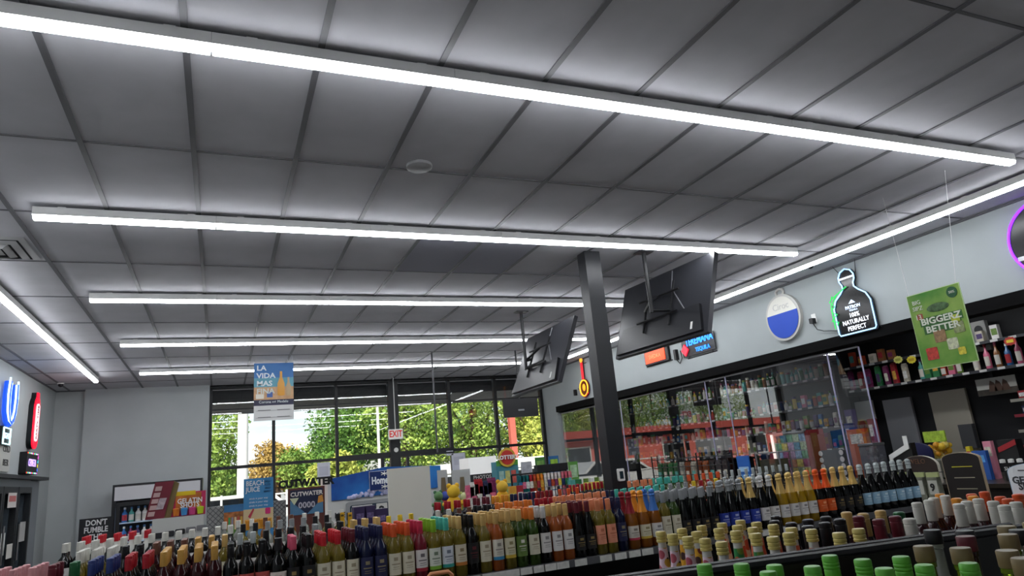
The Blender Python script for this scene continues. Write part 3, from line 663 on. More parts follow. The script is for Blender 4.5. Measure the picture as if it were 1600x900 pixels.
# near unit: only the high shelf with sparkling bottles and the one above
t = shelf_unit(3.6, 7.6, [2.22, 2.56], 'high dark wall shelf over the grey doors of the booth', zm=2.14)
fill_shelf(7.75, 10.55, 2.5, ['bottle', 'jar'], 'top shelf of the middle unit', (.18, .24), .1, seed=3, pal=['#58a8a0', '#c9c2b0', '#2f7a4a', '#8a5a34'])
fill_shelf(7.75, 10.55, 2.07, ['box', 'jar', 'bottle'], 'second shelf of the middle unit', (.12, .2), .1, seed=4)
fill_shelf(7.75, 10.55, 1.74, ['box', 'bag', 'jar'], 'third shelf of the middle unit', (.12, .2), .1, seed=5)
fill_shelf(7.75, 10.55, 1.4, ['box', 'bag'], 'lowest shelf of the middle unit', (.14, .24), .12, seed=6)
fill_shelf(10.6, 13.9, 2.5, ['bottle'], 'top shelf of the far unit', (.16, .22), .14, seed=7)
fill_shelf(10.6, 13.9, 2.08, ['bottle', 'jar'], 'second shelf of the far unit', (.16, .22), .14, seed=8)
fill_shelf(10.6, 13.9, 1.74, ['box', 'bottle'], 'third shelf of the far unit', (.16, .22), .16, seed=9)
fill_shelf(10.6, 13.9, 1.4, ['box', 'bag'], 'lowest shelf of the far unit', (.16, .24), .18, seed=10)
fill_shelf(6.5, 7.6, 2.22, ['bag'], 'high shelf beside the screen edge', (.26, .3), .14, seed=12, pal=['#2f7a4a', '#a82a34', '#7a2f5c', '#c9c2b0'])
fill_shelf(5.75, 6.45, 2.22, ['box', 'bottle'], 'high shelf above the booth mirror', (.2, .28), .1, seed=13)
fill_shelf(3.65, 5.7, 2.22, ['bottle'], 'high shelf above the cigarette rack', (.28, .33), .125, seed=14, pal=['#1f2f5a', '#e8e6e2', '#d46a8a', '#3a6ea8', '#e6ded0', '#8a5a34'])
fill_shelf(6.6, 7.5, 2.56, ['box'], 'highest shelf by the screen edge', (.14, .22), .16, seed=15, pal=['#b8472c', '#8a5a34', '#e6ded0'])
fill_shelf(5.0, 6.0, 2.56, ['box'], 'highest shelf behind the green poster', (.14, .22), .2, seed=16, pal=['#c9c2b0', '#e8e6e2'])
def bpanel(name, label, cat, p0, p1, X, d, col, rough=.6, z0=None, inset=None):
    """upright board facing the shop, seen between two photo points"""
    a = at(*p0, X=X); b = at(*p1, X=X); w_ = abs(a.y - b.y) / 2; zb = b.z if z0 is None else z0
    t = thing(name, label, cat, (X, (a.y + b.y) / 2, zb), RWALL)
    MB().box(-w_, w_, 0, d, 0, a.z - zb).build('panel', mat(col, rough), t)
    return t, w_, a.z - zb
t, w_, H = bpanel('booth_door', 'grey metal door below the high shelf with a lit sign reflected in it', 'door', (1378, 626), (1440, 700), 9.08, .04, '#8a8c90', .35, 0)
MB().tube([(w_ - .08, -.03, 1.05), (w_ - .08, -.03, 1.2)], .012, 6).build('handle', mat('#9a9a9a', .3, metal=1), t)
t, w_, H = bpanel('booth_partition', 'tall beige partition panel right of the grey booth door', 'partition', (1450, 614), (1530, 700), 9.08, .04, '#a8a294', .6, 0)
t, w_, H = bpanel('grey_wall_box', 'dark grey box fixed on the beige partition', 'box', (1496, 664), (1527, 700), 9.0, .07, '#4c4d50', .5)
t, w_, H = bpanel('white_wall_board', 'long white board on the booth wall left of the grey door', 'board', (1312, 632), (1368, 655), 9.02, .03, '#c9c7c2', .6)
# poster with cowboys and product racks right
t, w_, H = bpanel('landscape_poster', 'wide landscape poster under the bottle shelf at the right edge', 'poster', (1523, 594), (1592, 612), 8.85, .01, '#a9a8a2', .5)
MB().box(-w_, w_, -.003, 0, 0, H * .35).build('ground_print', mat('#3a352e', .6, noise=.4, scale=8), t)
for k, s_ in enumerate((-.2, .1, .45)): MB().prism([(w_ * s_ - .05, H * .2), (w_ * s_ + .06, H * .2), (w_ * s_ + .03, H * .7), (w_ * s_ - .01, H * .85), (w_ * s_ - .03, H * .6)], -.005, -.002).build('rider_print', mat('#4a3428', .6), t)
rk = thing('cigarette_rack', 'dark rack of cigarette packs at the right edge of the booth', 'rack', (8.75, 4.55, 0), RWALL)
MB().box(-.75, .75, .2, .3, 0, 2.0).build('back_panel', mat('#2a2523', .6), rk)
for k in range(6):
    sh = MB().box(-.75, .75, 0, .2, .9 + .18 * k, .915 + .18 * k).build('shelf', mat('#5f1822' if k % 2 == 0 else '#6b685f', .5), rk)
    MB().box(-.75, .75, -.01, 0, .89 + .18 * k, .925 + .18 * k).build('price_strip', mat('#8a2434' if k % 2 == 0 else '#a8a49a', .5), sh)
for k in range(6):
    for j in range(11):
        c = ['#a82a34', '#e8e6e2', '#1f2f5a', '#c9c2b0', '#d8a03a'][(k * 3 + j * 2) % 5]
        small_item('box', c, '#e8e6e2' if c != '#e8e6e2' else '#a82a34', (8.75 + .09, 4.55 - .66 + .13 * j, .9165 + .18 * k), '%s cigarette pack, %s from left, %s row of the dark rack' % (CN[c], nth(j + 1), nth(6 - k)), 'cigarette packs on the booth rack', .1, .045)

def stand(name, label, cat, p0, p1, Y, col, d=.03, z0=1.052, rough=.55, X=None):
    """upright display board whose front shows between photo points p0 (top left) and p1 (bottom right)"""
    if X is None:
        a = at(*p0, Y=Y); b = at(*p1, Y=Y); w_ = (b.x - a.x) / 2; loc = ((a.x + b.x) / 2, Y, z0); rz = 0; top = (a.z)
    else:
        a = at(*p0, X=X); b = at(*p1, X=X); w_ = abs(a.y - b.y) / 2; loc = (X, (a.y + b.y) / 2, z0); rz = RWALL; top = a.z
    t = thing(name, label, cat, loc, rz); t_ = top - z0
    MB().box(-w_, w_, 0, d, 0, t_).build('panel', mat(col, rough), t)
    return t, w_, t_, b.z - z0
CT = 1.0205
# lottery ticket dispenser
t, w_, H, hb = stand('ticket_dispenser', 'lottery ticket dispenser with red frame and rows of colourful tickets', 'dispenser', (1203, 680), (1276, 745), None, '#c9c3bd', .25, CT, X=7.45)
for s_ in (-1, 1): MB().box(s_ * w_ - .03, s_ * w_ + .03, -.04, .25, 0, H + .02).build('red_side', mat('#8f1f26', .4), t)
MB().box(-w_ + .03, -w_ + .05, -.03, 0, 0, H).build('light_tube', neon('#ffe9df', 1.1), t)
MB().box(-w_, w_, -.04, .25, H, H + .02).build('top_cover', mat('#b9b9b6', .4), t)
rnd = random.Random(5)
for r_ in range(6):
    for c_ in range(5):
        x = -w_ + .09 + c_ * (2 * w_ - .14) / 5; z = H - .12 - r_ * .115
        if z > .02: MB().box(x, x + (2 * w_ - .14) / 5 - .012, -.015, 0, z, z + .1).build('ticket', mat(rnd.choice(['#7fb08a', '#c9a8c4', '#d8c46a', '#9ab4cc', '#c98a6a', '#5c8a9c', '#a85a7a', '#b8c8a4']), .5, noise=.4, scale=30), t)
# medallion display
t, w_, H, hb = stand('medallion_display', 'dark blue display board edged with round white tokens', 'display', (1282, 704), (1322, 742), None, '#27323d', .03, CT, X=7.4)
for s_ in (-1, 1):
    for k in range(5):
        q = MB().lathe([(.03, -.008), (.035, 0), (.03, .004)], 12).build('token', mat('#d9d1cd', .4), t); q.rotation_euler = (R(90), 0, 0); q.location = (s_ * w_, -.01, H - .04 - .085 * k)
# boxes behind: purple, orange
for p0, p1, c, lb, X in (((1318, 641), (1340, 690), '#4a2f78', 'purple carton standing above the orange ones in the booth', 8.15), ((1318, 662), (1332, 690), '#27357c', 'dark blue carton with pale windows beside the purple one', 7.96), ((1322, 672), (1356, 700), '#c8581f', 'bright orange carton stack behind the near screen edge', 7.8), ((1354, 655), (1370, 690), '#8c2f36', 'dark red carton right of the orange cartons', 7.85)):
    t, w_, H, hb = stand('display_carton', lb, 'carton', p0, p1, None, c, .08, CT, X=X)
    t.location.z = CT
    MB().box(-w_ * .7, w_ * .7, -.003, 0, H * .7, H * .9).build('print', mat('#d8d0c4', .5, noise=.4, scale=30), t)
ct2 = thing('back_counter', 'low dark cabinet behind the service counter', 'cabinet', (7.92, 0, 0))
MB().box(-.27, .28, 3.3, 8.3, 0, 1.0).build('body', mat('#26211e', .5), ct2); MB().box(-.29, .3, 3.28, 8.32, 1.0, CT - .0005).build('top', mat('#37322d', .4), ct2)
# blue pen card, dark glass case
t, w_, H, hb = stand('blue_card_display', 'blue rounded card display in front of the far screens', 'display', (1150, 713), (1174, 745), None, '#1f62b8', .02, CT, X=6.98)
MB().rbox(-w_ * .8, w_ * .8, -.004, 0, H * .45, H * .62, .01).build('print', mat('#9ac4e8', .5), t); MB().rbox(-w_ * .8, w_ * .8, -.004, 0, H * .15, H * .35, .01).build('print', mat('#5aa0dc', .5), t)
t = thing('glass_case', 'small framed glass case with dark contents on the counter', 'case', (7.0, 7.62, CT), RWALL)
fr = MB()
for x in (-.22, .22):
    for y in (0, .2): fr.box(x - .008, x + .008, y - .008, y + .008, 0, .42)
fr.box(-.23, .23, -.01, .21, .41, .425).box(-.23, .23, -.01, .21, 0, .012)
fr.build('frame', mat('#8f9095', .3, metal=.6), t); MB().box(-.2, .2, .03, .17, .015, .33).build('contents', mat('#3c3a26', .6, noise=.4, scale=12), t); MB().box(-.21, .21, -.003, 0, .015, .4).build('pane', pane_mat(1.45), t)
# black wire rack with bags
t = thing('wire_rack', 'black wire basket rack full of green and brown bags on the counter', 'rack', (6.93, 9.35, CT), RWALL)
r_ = MB()
for x in (-1.0, -.25, .25, .95):
    r_.tube([(x, 0, 0), (x, 0, .5)], .012, 6).tube([(x, .12, 0), (x, .12, .5)], .012, 6)
for z in (.04, .17, .3, .43): r_.tube([(-1, 0, z), (.95, 0, z)], .006, 5).tube([(-1, .12, z), (.95, .12, z)], .006, 5)
for k in range(26): r_.tube([(-1 + k * .078, 0, .04), (-1 + k * .078, 0, .43)], .003, 4)
r_.build('wire_frame', BLACK, t)
for k in range(12):
    c, n_ = [('#1f5a34', 'green'), ('#17482a', 'dark green'), ('#2a6a3c', 'bright green'), ('#1f5a34', 'crumpled green'), ('#9a9a92', 'silver'), ('#7a3f22', 'brown'), ('#a8a294', 'pale'), ('#7a3a20', 'reddish brown'), ('#8a4a26', 'tan brown'), ('#26272b', 'black'), ('#3a3b40', 'dark grey'), ('#2a2b30', 'charcoal')][k]
    small_item('bag', c, '#c9c2b0' if k % 3 else '#58a8a0', (6.99 - .0 , 10.2 - .155 * k, CT + .0105), '%s snack bag, %s from left in the black wire rack' % (n_, nth(k + 1)), 'bags in the black wire rack', .36, .06)
# bowls, plush, displays near the right of the counter
def rounded_board(name, label, cat, px0, px1, ptop, X, col, col2, z0=CT, d=.03, arch=.5):
    a = at(px0, ptop, X=X); b = at(px1, ptop, X=X); w_ = abs(a.y - b.y) / 2; top = (a.z + b.z) / 2 - z0
    t = thing(name, label, cat, (X, (a.y + b.y) / 2, z0), RWALL)
    pts = [(-w_, 0), (w_, 0)] + [(w_ * math.cos(R(k)), top - arch * w_ + arch * w_ * math.sin(R(k))) for k in range(0, 181, 15)]
    MB().prism(pts, 0, d).build('panel', mat(col, .5), t)
    MB().prism([(x * .96, z * .985 + .003) for x, z in pts], -.004, 0).build('front_face', mat(col2, .5), t)
    return t, w_, top
t, w_, H = rounded_board('round_top_display', 'dark brown display board with an arched top on the counter', 'display', 1405, 1462, 712, 6.88, '#c9c3b4', '#2c1d18')
text('VELO', .07, mat('#6b4a35', .5), 0, -.006, H * .78, t)
t, w_, H = rounded_board('round_top_display', 'navy display board with an arched top behind the brown one', 'display', 1402, 1452, 692, 7.25, '#1c1f4a', '#1a1d48')
PZ = .86
t, w_, H = rounded_board('card_display', 'tall dark brown rounded display with pale slots', 'display', 1468, 1528, 707, 6.42, '#b9a58a', '#1a1310', arch=.3, z0=PZ)
pd_ = thing('display_stand', 'narrow black floor stand under the slotted brown display', 'stand', (6.46, t.location.y, 0)); MB().box(-.1, .1, -.3, .3, .02, PZ - .001).build('body', BLACK, pd_); MB().box(-.14, .14, -.32, .32, 0, .02).build('base', DARK, pd_)
t.rotation_euler = (0, 0, RWALL)
for k in range(5): MB().box(-w_ * .5, w_ * .55, -.008, -.003, H * .72 - .1 * k, H * .735 - .1 * k).build('slot', mat('#a8a08a' if k else '#c8c23a', .5), t)
t, w_, H = rounded_board('gelatin_shots_board', 'white rounded gelatin shots display at the right edge', 'display', 1570, 1645, 724, 5.4, '#a8c4dc', '#e4e5e8', arch=.35, z0=.93)
pd_ = thing('display_stand', 'black floor stand under the gelatin shots board', 'stand', (5.45, t.location.y, 0)); MB().box(-.1, .1, -.25, .25, .02, .929).build('body', BLACK, pd_); MB().box(-.14, .14, -.27, .27, 0, .02).build('base', DARK, pd_)
text('GELATIN', w_ * .42, mat('#3a3c40', .5), 0, -.006, H * .66, t, bold=.002); text('SHOTS', w_ * .42, mat('#3a3c40', .5), 0, -.006, H * .53, t, bold=.002)
MB().box(-w_ * .9, w_ * .9, -.006, -.002, .0, H * .25).build('blue_band', mat('#27408c', .5), t)
for k in range(5): MB().lathe([(w_ * .13, 0), (w_ * .15, H * .12), (.01, H * .13)], 10, cx=-w_ * .7 + k * w_ * .35, cy=-.04, cz=H * .26).build('cup_picture', mat(['#c03040', '#a82a4c', '#3a6ac0', '#5a8ad0', '#c9506a'][k], .4), t)
for k in range(2): MB().rbox(-w_ * .5 + k * w_ * .6, -w_ * .1 + k * w_ * .6, -.008, -.003, H * .85, H * .875, .003).build('eye_mark', mat('#5c5d60', .5), t)
# yellow citrus net bag (floppy), tub of sunflowers
a = at(1460, 672, X=7.5)
t = thing('lemon_bag_display', 'clear tub of round yellow sweets with a lime green card on top', 'tub', (7.5, a.y, CT), RWALL)
MB().lathe([(.12, 0), (.15, .02), (.16, .2), (.14, .22)], 16).build('tub', mat('#77786c', .2, trans=.0), t)
rnd = random.Random(8)
for k in range(34):
    an = rnd.uniform(0, 6.28); rr = rnd.uniform(0, .13); MB().blob((rr * math.cos(an), rr * math.sin(an) * .8, .22 + rnd.uniform(0, .16)), rnd.uniform(.028, .045), 8).build('sweet', mat(rnd.choice(['#d9a520', '#e0b834', '#c88a1c', '#e6cf6a']), .4), t)
MB().box(-.14, .12, -.02, 0, .40, .52).build('card', mat('#9dbb3a', .5, noise=.3, scale=20), t)
a = at(1415, 695, X=7.1)
t = thing('arrow_display', 'black counter display with a white arrow shaped edge', 'display', (7.02, a.y, CT), RWALL)
MB().prism([(-.12, 0), (.12, 0), (.12, .42), (0, .36), (-.13, .28)], 0, .08).build('body', mat('#111214', .5), t)
MB().prism([(-.17, .3), (.05, .40), (.05, .5), (.1, .5), (.1, .36), (-.13, .26), (-.13, .12), (-.17, .12)], -.012, 0).build('white_arrow', WHITE, t)
text('WOLF', .05, WHITE, .03, -.005, .2, t)
a = at(1365, 705, X=7.0)
t = thing('clear_jar', 'clear acrylic jar of wrapped goods by the near screen edge', 'jar', (6.98, a.y, CT))
MB().rbox(-.09, .09, -.1, .1, 0, .42, .02).build('jar_body', mat('#8d8e96', .1, trans=.7), t); MB().rbox(-.095, .095, -.105, .105, .42, .45, .01).build('lid', mat('#55565c', .3), t)
rnd = random.Random(3)
for k in range(16):
    MB().blob((rnd.uniform(-.05, .05), rnd.uniform(-.06, .06), .03 + k * .022), .03, 8).build('wrapped_sweet', mat(rnd.choice(['#6b2028', '#8f8f94', '#b8b0a0', '#3a2a2c']), .25), t)
# green decoration garland
t = thing('garland', 'white and green tinsel garland along the counter edge', 'garland', (6.72, 6.15, CT + .01))
g_ = MB(); rnd = random.Random(2)
for k in range(150):
    y = -.9 + 1.8 * k / 150; p_ = Vector((rnd.uniform(-.02, .02), y, .03 + rnd.uniform(0, .02))); d_ = Vector((rnd.uniform(-1, 1), rnd.uniform(-1, 1), rnd.uniform(-.6, 1))).normalized() * .03
    g_.tube([p_, p_ + d_], .003, 3)
g_.build('tinsel', mat('#4f9a52', .4, noise=.5, scale=30, col2='#d8e4d4'), t)
# small counter goods strip right part
t, w_, H, hb = stand('energy_shot_box', 'black carton with a red stripe and white round caps', 'carton', (1556, 688), (1600, 740), None, '#131315', .1, CT, X=7.0)
MB().prism([(-w_, H - .12), (w_, H - .05), (w_, H - .0), (-w_, H - .07)], -.004, 0).build('red_stripe', mat('#a3242c', .5), t)
for k in range(3): MB().lathe([(.025, 0), (.025, .03), (.01, .035)], 10, cx=-.06 + k * .08, cy=-.03, cz=H * .45).build('white_cap', WHITE, t)
text('SHOTS', .05, WHITE, 0, -.005, H * .3, t)
for k, (p0, p1, c, c2, lb, nm) in enumerate([((1517, 705), (1548, 740), '#2a5aa8', '#5aa0dc', 'blue carton on the counter left of the black shot carton', 'carton'), ((1534, 690), (1552, 710), '#d88a9c', '#c9c2b0', 'pink and white card standing behind the blue carton', 'card'), ((1508, 698), (1520, 720), '#c9b81e', '#a82a34', 'yellow and red packet beside the brown slotted display', 'packet')]):
    t, w_, H, hb = stand('counter_' + nm, lb, nm, p0, p1, None, c, .05, CT, X=7.2 + .1 * k)
    MB().box(-w_ * .7, w_ * .7, -.004, 0, H * .6, H * .85).build('print', mat(c2, .5, noise=.3, scale=30), t)
# double speaker box on the booth wall, dark frame poster
t = thing('speaker_panel', 'white panel with two round black speakers behind the green poster', 'speaker', (8.9, at(1532, 525, X=8.9).y, at(1532, 525, X=8.9).z), RWALL)
MB().rbox(-.09, .09, 0, .06, -.19, .19, .01).build('case', mat('#a9a8a4', .5), t)
for z in (-.09, .08):
    q = MB().lathe([(.05, 0), (.055, .008)], 16).build('cone', BLACK, t); q.rotation_euler = (R(90), 0, 0); q.location = (0, 0, z)
MB().box(-.02, .02, .0, .05, -.62, -.19).build('bracket', BLACK, t)

for k, (px, py, lb) in enumerate(((1403, 562, 'pale yellow round price burst left of the green poster'), (1424, 562, 'yellow oval price burst beside the pale round one'), (1578, 533, 'red and yellow price burst above the bottles at the right edge'))):
    a = at(px, py, X=8.66); t = thing('price_burst', lb, 'price tag', (8.66, a.y, a.z), RWALL)
    MB().prism([((.075 if q % 2 else .062) * math.cos(R(q * 18)), (.055 if q % 2 else .046) * math.sin(R(q * 18))) for q in range(20)], 0, .004).build('card', mat(('#d8d878', '#d8c83a', '#b83a2c')[k], .5), t)
    MB().rbox(-.04, .04, -.003, 0, -.018, .018, .008).build('print', mat(('#a8a84a', '#b89a2a', '#e0c83a')[k], .5), t); MB().box(-.004, .004, .004, .06, -.002, .002).build('clip', DARK, t)
for k, (px, lb) in enumerate(((1412, 'left clear bag of pale goods hanging on the counter front'), (1434, 'middle clear bag of pale goods hanging on the counter front'), (1456, 'clear bag with a price card hanging beside the slotted display'))):
    a = at(px, 738, X=6.64); zb = at(px, 800, X=6.64).z; t = thing('hanging_bag', lb, 'bag', (6.64, a.y, zb), RWALL); H = a.z - zb
    MB().prism([(-.055, 0), (.055, 0), (.066, H * .4), (.055, H * .88), (-.055, H * .88), (-.066, H * .4)], -.03, .03).build('bag_body', mat('#9a9c8c', .15, trans=.45, noise=.3, scale=14, bump=.6), t)
    MB().box(-.065, .065, -.012, .012, H * .88, H).build('header_card', mat('#a8b07a', .5), t)
    MB().box(-.045, .05, -.036, -.03, H * .45, H * .8).build('price_card', mat('#b9bab0', .5), t)
    if k == 2: text('9', .1, BLACK, 0, -.04, H * .62, t, bold=.003)
    MB().tube([(0, .0, H), (0, .17, H * .97)], .004, 5).build('hook', DARK, t)

# ================================================================ GONDOLAS
GZ = 1.05
def gondola(x0, x1, y0, y1, label, tags=None, ztop=GZ, low=None):
    t = thing('display_gondola', label, 'shelving', ((x0 + x1) / 2, (y0 + y1) / 2, 0)); W = (x1 - x0) / 2; D = (y1 - y0) / 2
    MB().box(-W, W, -D - .12, D + .12, 0, .12).build('base', BLACK, t)
    MB().box(-W, W, -.02, .02, .12, ztop - .03).build('back_panel', mat('#17181b', .6), t)
    MB().box(-W, W, -D, D, ztop - .03, ztop).build('top_shelf', mat('#1b1c1f', .5), t)
    for z in (.62, .3): MB().box(-W, W, -D - .08, D + .08, z - .025, z).build('lower_shelf', mat('#1b1c1f', .5), t)
    for s_ in (-W, W - .03): MB().box(s_, s_ + .03, -D, D, .12, ztop - .03).build('end_frame', BLACK, t)
    MB().box(-W, W, -D - .012, -D, ztop - .035, ztop + .003).build('price_rail', mat('#55565a', .35), t)
    for x in (tags or []):
        MB().box(x - (x0 + x1) / 2 - .038, x - (x0 + x1) / 2 + .038, -D - .016, -D - .012, ztop - .034, ztop + .001).build('price_tag', mat('#d2d2ce', .5, noise=.1, scale=40), t)
    return t
YA0, YA1 = 3.66, 5.0
tg = [xcol(px, YA0, 1.035) for px in (742, 760, 780, 800, 822, 840, 858, 878, 906, 945, 968, 990, 1010, 1196, 1218, 1240)]
gondola(-1.3, 4.75, YA0, YA1, 'long black wine gondola across the front of the photo', tg)
gondola(-1.45, 3.30, 5.5, 6.8, 'second black gondola behind the wine gondola')
gondola(3.72, 5.4, 5.5, 6.8, 'short black gondola right of the square post')
gondola(-.6, 5.6, 7.7, 8.9, 'third black gondola carrying the card displays')

# ---------------------------------------------------------------- bottles
def ring(n=14): return n
BODY = {
 'wine': ([(.031, 0), (.034, .006), (.034, .185), (.031, .203), (.019, .226), (.0145, .24), (.0135, .296)], [(.0150, .238), (.0158, .24), (.0158, .286), (.0150, .287), (.0150, .2885), (.0158, .2895), (.0158, .300), (.012, .303), (.002, .303)], (.055, .16, .0345)),
 'burg': ([(.033, 0), (.036, .006), (.036, .14), (.030, .18), (.019, .225), (.014, .25), (.0135, .296)], [(.0150, .235), (.0155, .24), (.0155, .300), (.012, .303), (.002, .303)], (.04, .12, .0365)),
 'champ': ([(.036, 0), (.041, .008), (.041, .15), (.034, .19), (.021, .235), (.015, .27), (.015, .30)], [(.0315, .2), (.0225, .235), (.0175, .262), (.0165, .285), (.0195, .289), (.0195, .296), (.0165, .30), (.0185, .305), (.0185, .318), (.013, .326), (.002, .328)], (.05, .13, .0415)),
 'floral': ([(.032, 0), (.034, .006), (.032, .06), (.022, .16), (.0135, .235), (.012, .27), (.012, .285)], [(.0130, .276), (.0150, .277), (.0152, .282), (.0135, .284), (.0150, .286), (.0150, .291), (.0135, .293), (.0152, .295), (.0152, .303), (.0135, .306), (.002, .307)], None),
 'liquor': ([(.036, 0), (.040, .006), (.040, .17), (.034, .20), (.017, .222), (.0155, .25), (.0155, .26)], [(.0185, .246), (.0185, .30), (.016, .303), (.002, .303)], (.05, .15, .0405)),
 'corked': ([(.030, 0), (.032, .006), (.032, .17), (.026, .2), (.0150, .218), (.0140, .27), (.0165, .272), (.0165, .280)], [(.0170, .281), (.0176, .283), (.0176, .307), (.0165, .309), (.002, .309)], (.05, .15, .0325)),
 'jug': ([(.030, 0), (.032, .006), (.031, .15), (.022, .21), (.015, .245), (.0135, .265), (.0135, .27)], [(.0142, .262), (.0148, .264), (.0148, .276), (.0140, .278), (.0152, .280), (.0152, .2835), (.0145, .2845), (.0152, .2855), (.0152, .290), (.0145, .291), (.0152, .292), (.0150, .301), (.0135, .303), (.002, .303)], (.05, .13, .0320)),
 'silver': ([(.036, 0), (.041, .008), (.041, .15), (.034, .19), (.021, .235), (.015, .27), (.015, .30)], [(.0180, .258), (.0172, .262), (.0165, .285), (.0195, .289), (.0195, .296), (.0165, .30), (.0185, .305), (.0185, .318), (.013, .326), (.002, .328)], (.05, .13, .0415)),
}
GL = {'k': ('#0a0b0c', 0, .08), 'o': ('#8f7f2e', .55, .06), 'g': ('#3f5a22', .45, .06), 'r': ('#b8622c', .5, .06), 'm': ('#2c0c10', 0, .08), 'a': ('#9a5a1c', .4, .06), 'c': ('#b9bdb4', .6, .05),
      'y': ('#b08a1c', .35, .08), 'n': ('#0f1430', 0, .1), 'p': ('#7a1f30', .3, .08), 'l': ('#7f9a2c', .5, .05), 'w': ('#cfcfc8', 0, .2)}
GNAME = {'k': 'dark', 'o': 'pale yellow', 'g': 'green', 'r': 'rose', 'm': 'dark red', 'a': 'amber', 'c': 'clear', 'y': 'golden', 'n': 'navy', 'p': 'crimson', 'l': 'lime', 'w': 'white'}
BP = {}
def label_mesh(z0, z1, r, spec):
    base, band, mark = spec
    mb = MB(); n = 11
    def arc(za, zb, rr, a0=-68, a1=68):
        p_ = [(rr * math.sin(R(a0 + (a1 - a0) * k / (n - 1))), -rr * math.cos(R(a0 + (a1 - a0) * k / (n - 1)))) for k in range(n)]
        mb.add([(x, y, za) for x, y in p_] + [(x, y, zb) for x, y in p_], [(k, k + 1, k + 1 + n, k + n) for k in range(n - 1)])
    h = z1 - z0; mb.cur = 0; arc(z0, z1, r)
    if band: mb.cur = 1; arc(z0, z0 + h * .16, r + .0004)
    mb.cur = 2
    arc(z0 + h * .66, z0 + h * .82, r + .0004, -18, 18); arc(z0 + h * .48, z0 + h * .53, r + .0004, -38, 38); arc(z0 + h * .36, z0 + h * .385, r + .0004, -26, 26); arc(z0 + h * .27, z0 + h * .29, r + .0004, -30, 30)
    return mb.mesh('label', [mat(base, .6), mat(band or base, .6), mat(mark, .6)])
def bottle_meshes(kind, glass, cap, lab):
    key = (kind, glass, cap, lab)
    if key in BP: return BP[key]
    b, c, lz = BODY[kind]; kb = (kind, glass)
    if kb not in BP:
        if glass.startswith('spot'):
            gm = spots(*SPOT[glass])
            me = MB(); me.lathe([p_ for p_ in b if p_[1] < .245] + [(.0124, .262)], 16); me.cur = 1; me.lathe([(.0124, .262)] + b[-2:], 16)
            BP[kb] = me.mesh('glass_body', [gm, mat('#c9c9c4', .1)])
        else:
            c_, tr, ro = GL[glass]; BP[kb] = MB().lathe(b, 16).mesh('glass_body', mat(c_, ro, trans=tr))
    kc = ('cap', kind, cap)
    if kc not in BP: BP[kc] = MB().lathe(c, 14).mesh('cap', mat(cap, .38, metal=.35 if kind in ('champ', 'silver') else 0))
    out = [('glass_body', BP[kb]), ('cap' if kind in ('floral', 'jug', 'liquor') else 'stopper' if kind == 'corked' else 'foil', BP[kc])]
    if lab and lz:
        kl = ('lab', kind, lab)
        if kl not in BP: BP[kl] = label_mesh(lz[0], lz[1], lz[2], lab)
        out.append(('label', BP[kl]))
    BP[key] = out; return out
BPROTO = {}
def bottle(kind, glass, cap, lab, x, y, z, label, grp, name=None, rz=0):
    nm = name or {'wine': 'wine_bottle', 'burg': 'wine_bottle', 'champ': 'sparkling_wine_bottle', 'silver': 'sparkling_wine_bottle', 'floral': 'patterned_bottle', 'liquor': 'liquor_bottle', 'corked': 'corked_bottle', 'jug': 'screw_cap_bottle'}[kind]
    key = (kind, glass, cap, lab, nm)
    if key not in BPROTO:
        o = bpy.data.objects.new(nm, None); COL.objects.link(o); o.empty_display_size = .03
        ch = [link(n_, me, o) for n_, me in bottle_meshes(kind, glass, cap, lab)]
        BPROTO[key] = (o, ch)
    else:
        o0, c0 = BPROTO[key]; o = o0.copy(); COL.objects.link(o)
        for c_ in c0:
            d = c_.copy(); d.parent = o; COL.objects.link(d)
    o.location = (x, y, z + .0004); o.rotation_euler = (0, 0, rz)
    return tag(o, label, 'bottle', grp)
CREAM = ('#cfc9b4', None, '#9a8f78'); CREAMO = ('#cfc6b0', '#b8702c', '#8a7a5c'); CREAMB = ('#cfcabc', '#2f7fa8', '#8a857c'); CREAMY = ('#d2ccb0', '#c9a83a', '#8f8560')
RED = ('#b8514c', None, '#e0b0a0'); NAVY = ('#1e2248', None, '#8a7f62'); BLK = ('#17171a', None, '#8f7a4a'); WHT = ('#d6d3d0', None, '#8a8688')
SALM = ('#d98f72', None, '#b8694c'); CRIM = ('#d8d2d0', '#a02234', '#6b6468'); LIME = ('#d4d8cc', '#74a82e', '#70806a'); TEAL = ('#cfd4dc', '#2f9a90', '#707a8a'); CREAMR = ('#d0c8bc', '#b8304a', '#857a70')
TANL = ('#c9a06a', None, '#6b3a20'); LBL = ('#8fb4cc', None, '#c9dce6'); BLUE = ('#243a9c', None, '#aab4dc'); ORG = ('#d8581c', None, '#f0a070'); PINK = ('#c98a9c', None, '#8a3a5c')
GOLD = '#c19448'; TAN = '#c8a566'; COLN = {}
COLN = {'#c98f92': 'pink', '#5c1a26': 'maroon', '#1f5a34': 'green', '#26366e': 'blue', '#a01c28': 'red', GOLD: 'gold', '#111114': 'black', '#c8506a': 'pink foil', '#c0222e': 'bright red', '#1c2044': 'navy', '#d8562a': 'orange', '#b82a48': 'crimson', '#86b82e': 'lime', '#4ab0a0': 'teal', TAN: 'tan', '#c9c8c6': 'white', '#d8845c': 'salmon', '#8a1c26': 'dark red', '#e0902c': 'amber', '#3f74c0': 'sky blue', '#8f9294': 'grey', '#c8c8c8': 'silver', '#e0581c': 'vivid orange', '#cfae66': 'yellow gold', '#6a4436': 'brown', '#e2c02c': 'yellow', '#b0b8b8': 'pale silver', '#cfcdc4': 'off white', '#d9772e': 'soft orange', '#1a1a1e': 'matt black'}
